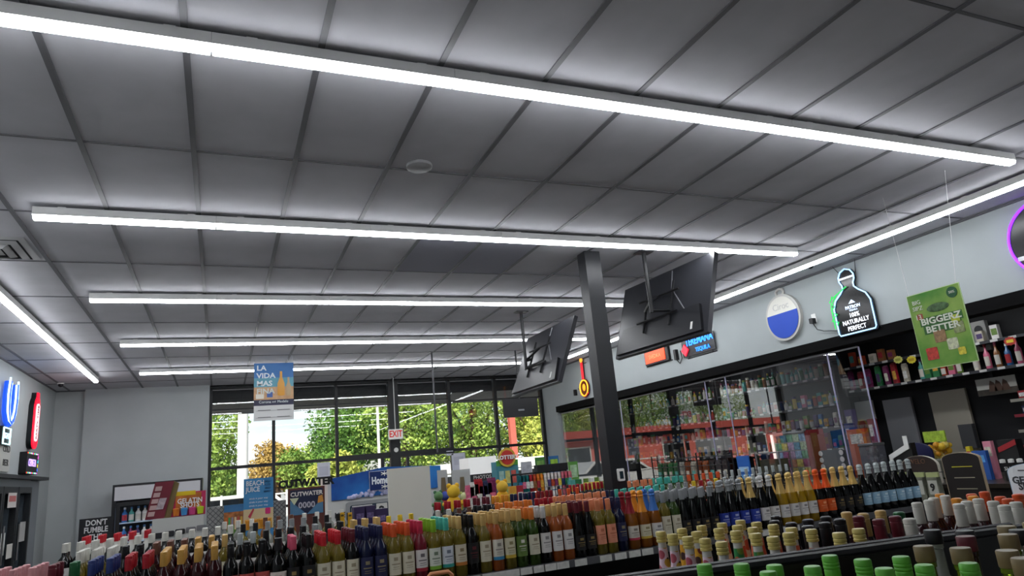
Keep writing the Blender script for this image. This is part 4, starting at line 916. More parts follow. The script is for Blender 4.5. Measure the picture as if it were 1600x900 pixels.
def row(x_px0, x_px1, Y, zb, h, n, pitch, kind, glass, cap, lab, where, counter, dy=.078, jit=.003):
    """one segment of a row: columns of n bottles standing behind each other"""
    x = xcol(x_px0, Y, zb + h) + pitch / 2; x1 = xcol(x_px1, Y, zb + h)
    x = max(x, counter.get('x', -9) + pitch)
    while x - pitch * .25 < x1:
        counter['k'] = counter.get('k', 0) + 1
        for j in range(n):
            d = ['frontmost', 'second deep', 'third deep', 'fourth deep', 'fifth deep'][j]
            bottle(kind, glass, cap, lab, x + random.uniform(-jit, jit) * .3, Y + j * dy + random.uniform(-jit, jit), zb,
                   '%s capped %s bottle, %s, %s column from left, %s' % (COLN[cap], GNAME[glass], d, nth(counter['k']), where), 'bottles in the ' + where)
        counter['x'] = x; x += pitch
cn = {}; WA = 'front wine row'; P = .0715
FRONT = [(-60, 44, 'wine', 'k', '#c98f92', RED, 4), (44, 100, 'wine', 'k', '#5c1a26', RED, 3), (100, 128, 'wine', 'k', '#1f5a34', WHT, 2), (128, 186, 'wine', 'k', '#26366e', WHT, 4), (186, 236, 'wine', 'k', '#a01c28', RED, 4),
 (236, 338, 'wine', 'm', GOLD, RED, 5), (338, 405, 'wine', 'k', '#111114', RED, 2), (405, 440, 'liquor', 'k', '#1a1a1e', ('#d0c4bc', '#b03040', '#a8303c'), 1), (440, 466, 'wine', 'k', '#c8506a', BLK, 3), (466, 486, 'wine', 'k', '#111114', BLK, 3),
 (486, 508, 'wine', 'o', '#c0222e', CREAM, 4), (508, 531, 'wine', 'o', '#c0222e', CREAM, 4), (531, 552, 'wine', 'k', '#5c1a26', CREAM, 4), (552, 593, 'wine', 'n', '#1c2044', NAVY, 4), (593, 636, 'wine', 'o', '#d8562a', CREAM, 4),
 (636, 655, 'wine', 'p', '#b82a48', CRIM, 4), (655, 675, 'wine', 'o', '#86b82e', LIME, 4), (675, 695, 'wine', 'o', '#4ab0a0', TEAL, 4), (695, 716, 'wine', 'o', TAN, CREAMO, 4), (716, 735, 'wine', 'k', '#111114', ('#0e0e10', None, '#5c2028'), 4),
 (735, 757, 'wine', 'o', TAN, CREAM, 4), (757, 778, 'wine', 'r', TAN, CREAMB, 4), (778, 800, 'wine', 'o', TAN, CREAMY, 4), (800, 820, 'wine', 'g', TAN, ('#5f7a3a', None, '#d8d4cc'), 4), (820, 838, 'wine', 'g', '#d9772e', CREAM, 4),
 (838, 856, 'wine', 'k', '#c9c8c6', WHT, 3), (856, 880, 'wine', 'r', TAN, WHT, 3), (880, 916, 'burg', 'k', '#5c1a26', BLK, 4), (916, 952, 'wine', 'o', '#d8845c', SALM, 4), (952, 967, 'wine', 'n', '#1c2044', NAVY, 3),
 (967, 984, 'champ', 'a', '#8a1c26', CREAMR, 2), (984, 1002, 'champ', 'a', '#e0902c', CREAMY, 2), (1002, 1020, 'champ', 'a', '#3f74c0', WHT, 2), (1020, 1036, 'wine', 'o', '#8f9294', CREAM, 3), (1036, 1052, 'wine', 'g', '#8f9294', CREAM, 3),
 (1052, 1110, 'burg', 'k', '#8f9294', BLK, 3), (1110, 1160, 'silver', 'k', '#8f9294', BLUE, 2), (1160, 1176, 'champ', 'k', '#cfae66', BLUE, 2), (1176, 1202, 'silver', 'k', '#c8c8c8', WHT, 2), (1202, 1262, 'champ', 'y', '#cfae66', WHT, 2),
 (1262, 1292, 'champ', 'k', '#e0581c', ORG, 2), (1292, 1335, 'champ', 'k', '#cfae66', BLK, 2), (1335, 1425, 'silver', 'k', '#b0b8b8', LBL, 1)]
for a0, a1, kd, gl, cp, lb, n_ in FRONT:
    row(a0, a1, YA0 + (.06 if kd not in ('champ', 'silver') else .07), GZ, .3 if kd not in ('champ', 'silver') else .32, n_, P if kd not in ('champ', 'silver') else .0845, kd, gl, cp, lb, WA, cn)
cn = {}; WB = 'rear wine row'
REAR = [(112, 170, 'o', '#cfcdc4', WHT, 4), (170, 232, 'k', '#1a1a1e', BLK, 2), (232, 285, 'm', '#6a4436', RED, 3), (285, 335, 'm', GOLD, RED, 3), (335, 365, 'o', TAN, CREAM, 2), (365, 395, 'k', '#b0b8b8', WHT, 1), (395, 470, 'k', '#1a1a1e', BLK, 2), (470, 505, 'k', '#8f9294', BLK, 2), (505, 545, 'k', '#1a1a1e', NAVY, 2),
 (545, 592, 'n', TAN, NAVY, 2), (592, 640, 'o', '#e2c02c', CREAM, 1), (676, 700, 'k', '#cfcdc4', BLK, 1), (700, 735, 'k', '#6a4436', BLK, 1), (735, 775, 'k', '#1a1a1e', BLK, 2), (775, 838, 'o', '#d9772e', CREAM, 2), (838, 866, 'k', '#a01c28', WHT, 2), (866, 948, 'o', '#d8845c', SALM, 2), (948, 965, 'n', '#1c2044', NAVY, 2),
 (965, 1040, 'g', '#4ab0a0', TEAL, 2), (1040, 1072, 'k', '#8f9294', WHT, 1), (1072, 1086, 'k', '#e2c02c', WHT, 1), (1086, 1112, 'k', '#a01c28', RED, 1), (1112, 1126, 'k', '#e2c02c', WHT, 1), (1126, 1200, 'k', '#b0b8b8', BLK, 1)]
for a0, a1, gl, cp, lb, n_ in REAR: row(a0, a1, 4.5, GZ, .3, n_, P, 'wine', gl, cp, lb, WB, cn)
cn = {}; WC = 'second gondola front'
for a0, a1, kd, gl, cp, lb, n_ in [(90, 362, 'liquor', 'k', '#cfcdc4', WHT, 2), (362, 400, 'liquor', 'o', '#1a1a1e', CREAM, 1), (400, 480, 'liquor', 'c', '#8f9294', WHT, 1), (480, 552, 'liquor', 'o', '#1a1a1e', CREAM, 1), (678, 735, 'wine', 'k', '#a01c28', RED, 2), (735, 762, 'wine', 'k', '#5c1a26', RED, 2), (762, 796, 'wine', 'k', '#e0902c', CREAMY, 2), (796, 836, 'wine', 'n', '#1c2044', NAVY, 2), (836, 868, 'wine', 'k', '#8a1c26', RED, 2), (868, 905, 'wine', 'r', '#d8562a', CREAM, 1)]:
    row(a0, a1, 5.60, GZ, .3, n_, .085, kd, gl, cp, lb, WC, cn, dy=.09)
cn = {}
for a0, a1, kd, gl, cp, lb, n_ in [(120, 232, 'liquor', 'w', '#c0222e', WHT, 3), (340, 400, 'liquor', 'c', '#cfcdc4', WHT, 1), (400, 460, 'liquor', 'a', '#6a4436', TANL, 1), (460, 555, 'liquor', 'c', '#cfcdc4', WHT, 1), (835, 905, 'wine', 'k', '#1a1a1e', BLK, 1)]:
    row(a0, a1, 6.35, GZ, .3, n_, .105, kd, gl, cp, lb, 'second gondola back', cn, dy=.09)
cn = {}
for a0, a1, kd, gl, cp, lb, n_ in [(984, 1018, 'liquor', 'p', '#d8845c', PINK, 2), (1020, 1068, 'liquor', 'g', '#4ab0a0', TEAL, 2), (1068, 1125, 'liquor', 'a', '#d8562a', ('#e0c8c0', '#d84a7a', '#e09a3a'), 1), (1125, 1232, 'wine', 'k', '#b0b8b8', BLK, 1)]:
    row(a0, a1, 5.62, GZ + (.0), .32, n_, .088, kd, gl, cp, lb, 'gondola right of post', cn, dy=.09)
cn = {}
row(905, 1015, 3.57, .6205, .32, 1, .085, 'wine', 'g', '#86b82e', LIME, 'shelf below the wine', cn)
cn = {}
row(890, 948, 6.2, GZ, .3, 2, .09, 'wine', 'k', '#a01c28', RED, 'row behind yellow packets', cn)

# ---------------------------------------------------------------- displays standing on and between the gondolas
t, w_, H, hb = stand('blank_sign_back', 'large blank grey white board seen from behind on the wine gondola', 'board', (605, 733), (676, 812), 4.88, '#e6e4da', .012)
MB().box(-w_ * .3, w_ * .3, .012, .1, 0, .012).build('foot', mat('#a9a9a2', .6), t)
t, w_, H, hb = stand('white_case', 'long white cardboard case with grey and black marks on the second gondola', 'carton', (238, 812), (317, 845), 6.02, '#bdbdba', .22)
for k in range(5):
    MB().rbox(-w_ * .95 + k * w_ * .42, -w_ * .95 + k * w_ * .42 + .07, -.004, 0, H - .14 + .006 * k, H - .10 + .006 * k, .01).build('print_mark', mat('#26262a' if k in (0, 1, 2) else '#77777a', .6), t)
CZt = H + 1.052
a = at(256, 753, Y=6.08); 
t = thing('folded_sign', 'leaning maroon tent sign with pale lettering on the white case', 'sign', (at(250, 800, Y=6.08).x, 6.10, CZt + .001))
hs_ = at(256, 753, Y=6.08).z - CZt
MB().add([(-.16, -.03, 0), (.03, -.03, 0), (.12, .03, hs_), (-.05, .03, hs_), (-.16, -.02, 0), (.03, -.02, 0), (.12, .04, hs_), (-.05, .04, hs_)], [(0, 1, 2, 3), (7, 6, 5, 4), (0, 4, 5, 1), (1, 5, 6, 2), (2, 6, 7, 3), (3, 7, 4, 0)]) if 0 else None
fp = MB(); fp.prism([(-.10, 0), (.03, 0), (.09, hs_), (-.04, hs_)], -.03, -.02); fp.build('front_panel', mat('#6e2230', .5), t)
bp_ = MB(); bp_.prism([(.03, 0), (.075, 0), (.125, hs_ * .93), (.09, hs_)], -.02, .04); bp_.build('back_panel', mat('#6b5a34', .6), t)
for k in range(5): MB().prism([(-.085 + k * .011, hs_ * (.08 + .17 * k)), (-.04 + k * .011, hs_ * (.08 + .17 * k)), (-.033 + k * .011, hs_ * (.2 + .17 * k)), (-.078 + k * .011, hs_ * (.2 + .17 * k))], -.033, -.03).build('pale_letter_block', mat('#b89a98', .5), t)
MB().prism([(-.03, hs_ * .25), (.02, hs_ * .25), (.045, hs_ * .55), (-.005, hs_ * .55)], -.033, -.03).build('pale_picture', mat('#a89aa0', .5, noise=.3, scale=30), t)
t = thing('gelatin_shots_carton', 'colourful gelatin shots carton on the white case', 'carton', (at(294, 808, Y=6.1).x, 6.12, CZt + .001))
hs_ = at(290, 769, Y=6.1).z - CZt; w_ = .12
MB().box(-w_, w_, -.03, .08, 0, hs_).build('carton', mat('#b82a58', .45), t)
MB().box(-w_ * .75, w_ * .75, -.034, -.03, hs_ * .25, hs_ * .95).build('orange_print', mat('#b86a2a', .5, noise=.4, scale=12), t)
MB().box(-w_ * .9, w_ * .4, -.036, -.03, hs_ * .86, hs_ * 1.04).build('yellow_print', mat('#d9b81c', .5), t)
text('GELATIN', .052, WHITE, .01, -.038, hs_ * .62, t, bold=.001, sx=.85); text('SHOTS', .052, WHITE, .01, -.038, hs_ * .44, t, bold=.001, sx=.85)
for k in range(4): MB().lathe([(.02, 0), (.026, .05), (.01, .056)], 10, cx=-w_ * .7 + k * w_ * .47, cy=-.05, cz=hs_ * .04).build('cup_picture', mat(['#c87028', '#3f86c0', '#c0407a', '#b8c82c'][k], .4), t)
def quilt(px0, px1, top, Y, lb):
    t, w_, H, hb = stand('quilted_carton', lb, 'carton', (px0, top), (px1, top + 20), Y, '#8f8f8e', .12)
    g_ = MB()
    n_ = max(3, int(w_ * 2 / .06))
    for s_ in (1, -1):
        for k in range(-8, n_ + 8):
            x0 = -w_ + k * 2 * w_ / n_; pts = []
            z0, z1 = 0, H; xa, xb = x0, x0 + s_ * H
            if xa > xb: xa, xb, z0, z1 = xb, xa, z1, z0
            lo, hi = max(xa, -w_), min(xb, w_)
            if hi - lo < .01: continue
            f = lambda x: z0 + (z1 - z0) * (x - xa) / (xb - xa)
            g_.tube([(lo, -.001, f(lo)), (hi, -.001, f(hi))], .003, 4)
    g_.build('quilt_lines', mat('#55565a', .5), t)
quilt(324, 350, 793, 7.78, 'grey quilted carton left of the small colourful card')
quilt(426, 447, 783, 7.78, 'grey quilted carton between the blue and brown standees')
quilt(464, 500, 790, 7.95, 'wide grey quilted carton behind the brown framed standee')
t, w_, H, hb = stand('small_card_display', 'small green and orange card with a row of bottle pictures', 'display', (350, 790), (382, 815), 7.74, '#5c8a3a', .02)
MB().box(-w_, w_, -.003, 0, H * .78, H).build('blue_band', mat('#3a6f9c', .5), t); MB().box(-w_, w_, -.004, 0, H - .19, H - .07).build('orange_band', mat('#a8683a', .5, noise=.4, scale=25), t)
for k in range(6): MB().rbox(-w_ * .85 + k * w_ * .29, -w_ * .85 + k * w_ * .29 + .018, -.006, -.003, H - .24, H - .12, .005).build('bottle_picture', mat(['#d8742c', '#3f9a5a', '#8a8a9a', '#e0c8a0', '#c0504a', '#d8b04a'][k], .5), t)
t, w_, H, hb = stand('juice_standee', 'tall blue beach juice standee with orange cocktails', 'standee', (381, 749), (427, 815), 7.72, '#3f86ba', .02)
tq = mat('#dfe4e4', .5); dk = mat('#163a5c', .5)
text('BEACH', .07, tq, -w_ + .02, -.005, H - .05, t, sx=.8, bold=.001, align='LEFT'); text('JUICE', .07, tq, -w_ + .02, -.005, H - .11, t, sx=.8, bold=.001, align='LEFT')
for k, s_ in enumerate(('GREAT', 'ICED', 'AND', 'READY')): text(s_, .026, dk, w_ - .055, -.005, H - .04 - .033 * k, t)
for k in range(3): text('drink it your way', .026, tq, 0, -.005, H - .20 - .035 * k, t)
MB().box(-w_, w_, -.003, 0, H - .5, H - .30).build('sand_print', mat('#cdb88e', .5), t)
MB().box(-w_ * .9, w_ * .9, -.004, 0, H - .5, H - .40).build('amber_print', mat('#d8a03a', .5, noise=.3, scale=12), t)
for k in range(4): MB().lathe([(.014, 0), (.022, .07), (.018, .075)], 8, cx=-w_ * .7 + k * w_ * .45, cy=-.01, cz=H - .48).build('cocktail_picture', mat('#c9862a', .4), t)
MB().prism([(-w_ * .7, H - .37), (-w_ * .35, H - .29), (-w_ * .3, H - .31), (-w_ * .55, H - .39)], -.008, -.003).build('pink_picture', mat('#b83a4c', .5), t); MB().rbox(w_ * .45, w_ * .8, -.008, -.003, H - .36, H - .30, .01).build('magenta_picture', mat('#c82a6c', .5), t)
t, w_, H, hb = stand('cocktail_standee', 'brown framed standee with black cut out lettering along its top', 'standee', (450, 764), (508, 803), 7.72, '#5c2f28', .02)
MB().box(-w_ + .02, w_ - .02, -.004, 0, H - .27, H - .02).build('navy_panel', mat('#1c2340', .5), t)
MB().prism([(-w_ + .02, H - .27), (0, H - .27), (-w_ + .02, H - .12)], -.006, -.003).build('blue_corner', mat('#4f7a9c', .5), t); MB().prism([(w_ - .02, H - .27), (0, H - .27), (w_ - .02, H - .12)], -.006, -.003).build('blue_corner', mat('#4f7a9c', .5), t)
text('CUTWATER', .105, BLACK, 0, .01, H + .045, t, ext=.006, sx=.98, bold=.006); text('CUTWATER', .06, mat('#d9d4cf', .5), 0, -.006, H - .065, t, bold=.002)
text('0000', .085, mat('#b8b4c0', .5), 0, -.008, H - .18, t, bold=.002)
MB().prism([(-.17, H - .1), (-.08, H - .1), (-.125, H - .17)], -.009, -.004).build('glass_picture', mat('#c9cfae', .5), t); MB().prism([(.11, H - .17), (.17, H - .16), (.16, H - .09), (.12, H - .1)], -.009, -.004).build('glass_picture', mat('#c98a3a', .5), t)
# two violet cartons, yellow hang tags
for k, (p0, p1, lb) in enumerate((((553, 793), (572, 806), 'left violet carton beside the blank board'), ((570, 791), (587, 805), 'middle violet carton beside the blank board'), ((586, 796), (606, 808), 'violet carton partly behind the blank board'))):
    t, w_, H, hb = stand('violet_carton', lb, 'carton', p0, p1, 5.62, '#30224c', .1)
    MB().box(-w_ * .6, w_ * .6, -.003, 0, H - .09, H - .05).build('print', mat('#6b5c8a', .5, noise=.4, scale=50), t)
for px, lb in ((535, 'left yellow price card hanging by the violet cartons'), (547, 'right yellow price card hanging by the violet cartons')):
    t, w_, H, hb = stand('yellow_card', lb, 'card', (px - 3.5, 801), (px + 3.5, 812), 5.56, '#d8a41c', .003)
    MB().box(-w_ * .7, w_ * .7, -.002, 0, H - .03, H - .015).build('print', mat('#5c4a14', .5), t)
# back wall cooler, sign
t = thing('reach_in_cooler', 'black framed glass door cooler of blue bottles against the back wall', 'cooler', (at(248, 753, Y=14.0).x, 14.0, 0))
a = at(178, 758, Y=14.0); b = at(318, 748, Y=14.0); w_ = (b.x - a.x) / 2; H = a.z
MB().box(-w_, -w_ + .06, 0, .7, 0, H).box(w_ - .06, w_, 0, .7, 0, H).box(-w_ + .06, w_ - .06, 0, .7, H - .035, H).box(-w_ + .06, w_ - .06, 0, .7, 0, .2).box(-w_ + .06, w_ - .06, .6, .7, .2, H - .035).build('cabinet', BLACK, t)
MB().box(-w_ + .035, w_ - .035, -.02, .04, H - .27, H - .04).build('light_box', mat('#a8a8ac', .5, emit=.12), t)
for s_ in (0, 1):
    x0 = -w_ + .07 + s_ * (w_ - .07)
    d = MB().box(x0, x0 + .06, -.03, 0, .2, H - .3).box(x0 + w_ - .14, x0 + w_ - .08, -.03, 0, .2, H - .3).box(x0 + .06, x0 + w_ - .14, -.03, 0, H - .37, H - .3).box(x0 + .06, x0 + w_ - .14, -.03, 0, .2, .27).build('door', BLACK, t)
    MB().box(x0 + .06, x0 + w_ - .14, -.018, -.012, .27, H - .37).build('glass', pane_mat(1.4), d)
for z in (.55, .9, 1.22): MB().box(-w_ + .07, w_ - .07, .06, .58, z - .02, z).build('shelf', mat('#b8c8d8', .4), t)
MB().box(-w_ + .08, -w_ + .1, .03, .05, .3, H - .4).box(w_ - .1, w_ - .08, .03, .05, .3, H - .4).build('cabinet_light', neon('#bcd4ff', 2.5), t)
rnd = random.Random(4); cx = t.location.x
for zi, z in enumerate((.9, 1.22)):
    for k in range(11):
        c = rnd.choice(['#3a6ea8', '#58a8a0', '#4a3a6a', '#3a6ea8', '#e8e6e2', '#2f7a4a'] if zi else ['#4a3a6a', '#3a6ea8', '#7a2f5c', '#e8e6e2'])
        small_item('bottle', c, '#3a6ea8' if c != '#3a6ea8' else '#e8e6e2', (cx - w_ + .19 + k * (2 * w_ - .38) / 10, 14.14, z + .001), '%s bottle, %s from the left on the %s cooler shelf' % (CN[c], nth(k + 1), ['second', 'top'][zi]), 'bottles in the back wall cooler', .25, .045, rz=0)
t = thing('football_sign', "black board with white lettering against the left back wall", 'sign', (at(151, 810, Y=13.85).x, 13.85, .8))
w_ = (at(178, 808, Y=13.85).x - at(125, 808, Y=13.85).x) / 2; H = at(151, 809, Y=13.85).z - .8
MB().box(-w_, w_, 0, .02, 0, H).build('board', mat('#121217', .5), t)
for k, s_ in enumerate(("DON'T", 'FUMBLE', 'THE', 'SEASON')): text(s_, .125, mat('#cfcfcf', .5), 0, -.004, H - .08 - .115 * k, t, bold=.003, sx=.8)
for s_ in (-1, 1): MB().box(s_ * w_ * .8 - .02, s_ * w_ * .8 + .02, 0, .02, -.8, 0).box(s_ * w_ * .8 - .02, s_ * w_ * .8 + .02, -.12, .14, -.8, -.78).build('leg', BLACK, t)
# ice freezer
Yf = 10.4; a = at(512, 745, Y=Yf); b = at(686, 725, Y=Yf); w_ = (b.x - a.x) / 2
t = thing('ice_freezer', 'white ice freezer with a blue ice cube sign along its top', 'freezer', ((a.x + b.x) / 2, Yf, 0)); H = a.z
MB().box(-w_, w_, .03, .8, 0, H - .02).build('cabinet', mat('#c9c9c6', .4), t)
MB().prism([(-w_ + .05, H - .34), (w_ + .02, H - .30), (w_ + .02, H + .02), (0, H + .07), (-w_ + .05, H - .03)], .0, .04).build('sign_panel', mat('#123a8c', .35, col2='#2d7cc8', scale=1.6), t)
t_ = thing
cb = MB(); rnd = random.Random(6)
for k in range(70):
    x = rnd.uniform(-.55, .35); zt = (x + .55) * .24 if x < .1 else .16 + rnd.uniform(0, .05); cb.blob((x, -.01, H - .32 + rnd.uniform(0, 1) * min(zt, .22)), rnd.uniform(.02, .034), 6, (1, .4, 1))
cb.build('ice_picture', mat('#a9aacb', .4, noise=.2, scale=20), t)
MB().box(-.24, .20, -.03, -.02, H - .25, H + .015).build('logo_panel', mat('#0f2a66', .4), t); MB().box(-.245, .205, -.02, -.018, H - .255, H + .02).build('logo_border', WHITE, t)
text('Home Ice', .14, mat('#e8edf2', .5), -.02, -.034, H - .12, t, sx=.7, bold=.006)
fl = MB()
for zc in (H - .025, H - .21):
    for k in range(6): fl.tube([(-.02, -.034, zc), (-.02 + .06 * math.cos(R(60 * k + 30)), -.034, zc + .035 * math.sin(R(60 * k + 30)))], .006, 4)
fl.build('snowflake_mark', WHITE, t)
d = MB().rbox(-w_ + .25, w_ - .2, -.02, .03, .3, H - .38, .04).build('door', mat('#8f9092', .4), t)
MB().rbox(-w_ + .30, w_ - .25, -.025, -.02, .35, H - .43, .03).build('door_window', mat('#2f3a46', .15, noise=.3, scale=3), d)
MB().box(-w_ + .33, -w_ + .62, -.03, -.024, .9, H - .44).build('white_poster', mat('#c8c5c0', .5), d); MB().rbox(-w_ + .4, -w_ + .56, -.034, -.03, 1.0, H - .55, .03).build('bowl_picture', mat('#5c3a28', .5, noise=.4, scale=20), d)
MB().box(-w_ + .68, -w_ + .84, -.03, -.024, 1.0, H - .44).build('white_poster', mat('#c8c5c0', .5), d); text('2', .18, BLACK, -w_ + .76, -.033, H - .55, t, bold=.006)
text('ICE', .1, BLACK, -w_ + .16, -.0, H - .55, t, bold=.004); text('COLD', .07, mat('#8a3a4c', .5), -w_ + .16, -.0, H - .68, t)
t.children
# white panels and easels right of the freezer
for k, (p0, p1, Y, lb) in enumerate((((683, 735), (702, 790), 9.8, 'pale board on a wooden easel right of the ice freezer'), ((706, 735), (738, 790), 9.7, 'wide pale board on a wooden easel near the entrance post'))):
    t, w_, H, hb = stand('easel_board', lb, 'board', p0, p1, Y, '#b4b4b2', .015, .9)
    t.location.z = .9
    lg = MB()
    for s_ in (-1, 1): lg.tube([(s_ * w_ * .8, .05, -.9), (s_ * w_ * .3, .02, H * .5)], .018, 6)
    lg.tube([(0, .45, -.9), (0, .03, H * .9)], .018, 6).build('easel_frame', mat('#6b5a3c', .6), t)
    MB().prism([(-.05, H * .3), (.06, H * .3), (.035, H * .85), (-.02, H * .85)], -.012, 0).build('wooden_front_leg', mat('#6f5f45', .6), t)
# machines and lottery display
t, w_, H, hb = stand('arcade_cabinet', 'black cabinet with a white header beyond the sweets', 'cabinet', (734, 742), (776, 790), 12.2, '#1a1b1f', .5, 0)
MB().box(-w_ - .02, w_ + .05, -.04, .5, H, H + .3).build('header', mat('#e6e6e4', .5, emit=.25), t)
MB().box(-w_ * .75, w_ * .75, -.006, 0, H - .55, H - .12).build('screen_glass', mat('#3a3f46', .1), t); text('PHOTOS', .09, mat('#c9c9c6', .5), 0, -.008, H - .06, t)
t, w_, H, hb = stand('lottery_display', 'teal lottery display with a round red and gold emblem on top', 'display', (775, 722), (813, 765), 9.15, '#3f7f8c', .2, 0)
MB().box(-w_, w_, -.004, 0, H - .06, H + .015).build('green_band', mat('#4f9a3c', .5), t)
q = MB().lathe([(.13, -.01), (.13, .01)], 24).build('emblem', mat('#c9a83a', .4), t); q.rotation_euler = (R(90), 0, 0); q.location = (0, -.012, H + .05)
q = MB().lathe([(.10, -.012), (.10, .012)], 24).build('emblem_centre', mat('#b8322c', .4), t); q.rotation_euler = (R(90), 0, 0); q.location = (0, -.014, H + .05)
text('LOTTERY', .075, WHITE, 0, -.04, H + .05, t, bold=.003)
for k in range(6): MB().box(-w_ * .8 + (k % 3) * w_ * .55, -w_ * .8 + (k % 3) * w_ * .55 + w_ * .42, -.006, 0, H - .3 - .22 * (k // 3), H - .13 - .22 * (k // 3)).build('ticket_pocket', mat(['#8fb0a8', '#b8b46a', '#c0584c', '#5f9ab0', '#9ab86a', '#d0cfc4'][k], .5, noise=.2, scale=20), t)
for k, (p0, p1, Y, c, c2, lb) in enumerate([((814, 722), (833, 748), 9.2, '#b9bac0', '#a9aab2', 'pale grey board right of the lottery display'), ((836, 715), (853, 742), 9.6, '#3f7a34', '#6f9a4a', 'green poster board right of the pale grey board'), ((857, 713), (875, 738), 10.0, '#2f6aa0', '#8fb83c', 'blue and yellow poster board beside the white pier'), ((888, 722), (905, 748), 9.9, '#5f9a44', '#a8c8a0', 'green card display left of the square post')]):
    t, w_, H, hb = stand('poster_board', lb, 'poster', p0, p1, Y, c, .02, 0)
    MB().box(-w_ * .75, w_ * .75, -.003, 0, H - .24, H - .05).build('print', mat(c2, .5, noise=.3, scale=14), t)
# notices taped on the entrance glass
for k, (px, py, w_, h_, lb) in enumerate(((506, 738, .13, .2, 'white sheet taped inside the glass left of the entrance'), (717, 722, .16, .2, 'pale square sheet taped inside the glass right of the entrance'), (703, 708, .08, .05, 'small white sticker on the bar right of the entrance post'))):
    a = at(px, py, Y=YB - .06); t = thing('glass_notice', lb, 'notice', (a.x, YB - .055, a.z)); MB().box(-w_, w_, 0, .004, -h_, h_).build('sheet', mat('#c6c8d4', .7), t)
    MB().box(-w_ * .7, w_ * .7, -.002, 0, -h_ * .3, h_ * .6).build('print', mat('#b4b6c4', .7), t)
# sweets rack on the third gondola : bags and plush
rk = thing('candy_rack', 'dark wire rack of bagged sweets behind the gold capped bottles', 'rack', ((at(808, 742, Y=7.8).x + at(895, 742, Y=7.8).x) / 2, 7.86, GZ + .001)); W = (at(895, 742, Y=7.8).x - at(808, 742, Y=7.8).x) / 2; Hc = at(850, 738, Y=7.8).z - GZ
mb = MB()
for s_ in (-W, W): mb.tube([(s_, .12, 0), (s_, .12, Hc)], .012, 6)
mb.tube([(-W, .12, Hc), (W, .12, Hc)], .012, 6).tube([(-W, .12, Hc * .5), (W, .12, Hc * .5)], .01, 6); mb.build('frame', BLACK, rk)
MB().box(-.05, W, .05, .15, Hc, Hc + .09).build('header_bar', BLACK, rk)
cc = ['#1f5a60', '#1f5a60', '#1f6a6a', '#a82a34', '#b8472c', '#d8742c', '#d8802c', '#d9d0cc', '#d9d0cc', '#dcd4d0', '#d9ccc8', '#d9d0cc', '#c86a78', '#c85a6c', '#d0707c']
nn = ['teal', 'dark teal', 'teal and white', 'red', 'rust red', 'orange', 'bright orange', 'white', 'white striped', 'white and pink', 'pale', 'white and grey', 'rose', 'rose pink', 'pale rose']
for k in range(15):
    for r_ in range(2):
        X_ = rk.location.x - W + .04 + k * (2 * W - .08) / 14
        small_item('bag', cc[k], PAL[(k * 5 + r_ * 3) % 16], (X_, 7.83, GZ + .0015 + (Hc * .5 + .0) * r_), '%s sweet bag, %s from left, %s row of the candy rack' % (nn[k], nth(k + 1), ['lower', 'upper'][r_]), 'bags on the candy rack', Hc * .47, .03, rz=0)
def plush(px, py, Y, c1, c2, lb, s_=1.0):
    a = at(px, py, Y=Y); h = .34 * s_
    t = thing('plush_toy', lb, 'plush toy', (a.x, Y, GZ + .001))
    zb = max(0.0, a.z - GZ - h)
    MB().lathe([(.05, 0), (.05, zb + .01)], 8).build('stand', BLACK, t)
    MB().blob((0, 0, zb + .12 * s_), .075 * s_, 12, (1, .8, 1.4)).build('body', mat(c1, .8), t)
    MB().blob((0, -.01, zb + .25 * s_), .06 * s_, 12).build('head', mat(c2, .8), t)
    for q_ in (-1, 1):
        MB().blob((q_ * .038 * s_, 0, zb + .30 * s_), .024 * s_, 8).build('ear', mat(c1, .8), t); MB().blob((q_ * .075 * s_, -.03, zb + .15 * s_), .03 * s_, 8, (1.4, .8, .8)).build('arm', mat(c2, .8), t)
plush(707, 752, 7.55, '#d8a81c', '#d9b02a', 'yellow plush toy with a brown belly left of the easel leg', 1.25)
plush(783, 746, 7.55, '#d9a01c', '#dcb23a', 'yellow plush toy beside the lottery display', 1.15)
plush(684, 764, 7.86, '#3f6a48', '#5a7f52', 'green plush toy beside the blank board', .9)
plush(694, 764, 8.05, '#8a2430', '#3a4a9a', 'red and blue plush toy between the green and yellow ones', .9)
plush(724, 766, 7.85, '#a8b45c', '#c9cf9a', 'pale green plush toy right of the yellow one', .8)
rnd = random.Random(9)
for k, px in enumerate(range(734, 775, 7)):
    c = ['#d46a8a', '#e8e6e2', '#a82a34', '#4a3a6a', '#1f2f5a', '#7a2f5c'][k % 6]
    small_item('bag', c, ['#e8e6e2', '#d46a8a'][k % 2], (at(px, 770, Y=7.8).x, 7.8, GZ + .001), '%s foil sweet bag, %s from left between the yellow plush toys' % (CN[c], nth(k + 1)), 'foil sweet bags between the plush toys', .36 + .03 * (k % 3), .05, rz=0)
for k, px in enumerate((815, 826, 898, 908, 921, 930, 937, 946)):
    c = ['#d8a03a', '#a82a34', '#58a8a0', '#2f7a4a', '#e2c84a', '#e2c84a', '#e2c84a', '#6a8a3a'][k]
    small_item('jar' if k > 3 else 'box', c, '#e8e6e2' if k % 2 else '#e2c84a' if c != '#e2c84a' else '#6a8a3a', (at(px, 770, Y=7.7 + .001 * k).x, 7.76 if k > 1 else 7.62 - .05, GZ + .001) if k > 1 else (at(px, 770, Y=7.45).x, 7.72, GZ + .001), '%s packet standing %s from the left in front of the candy rack' % (CN[c], nth(k + 1)), 'packets beside the candy rack', .3, .04, rz=0)

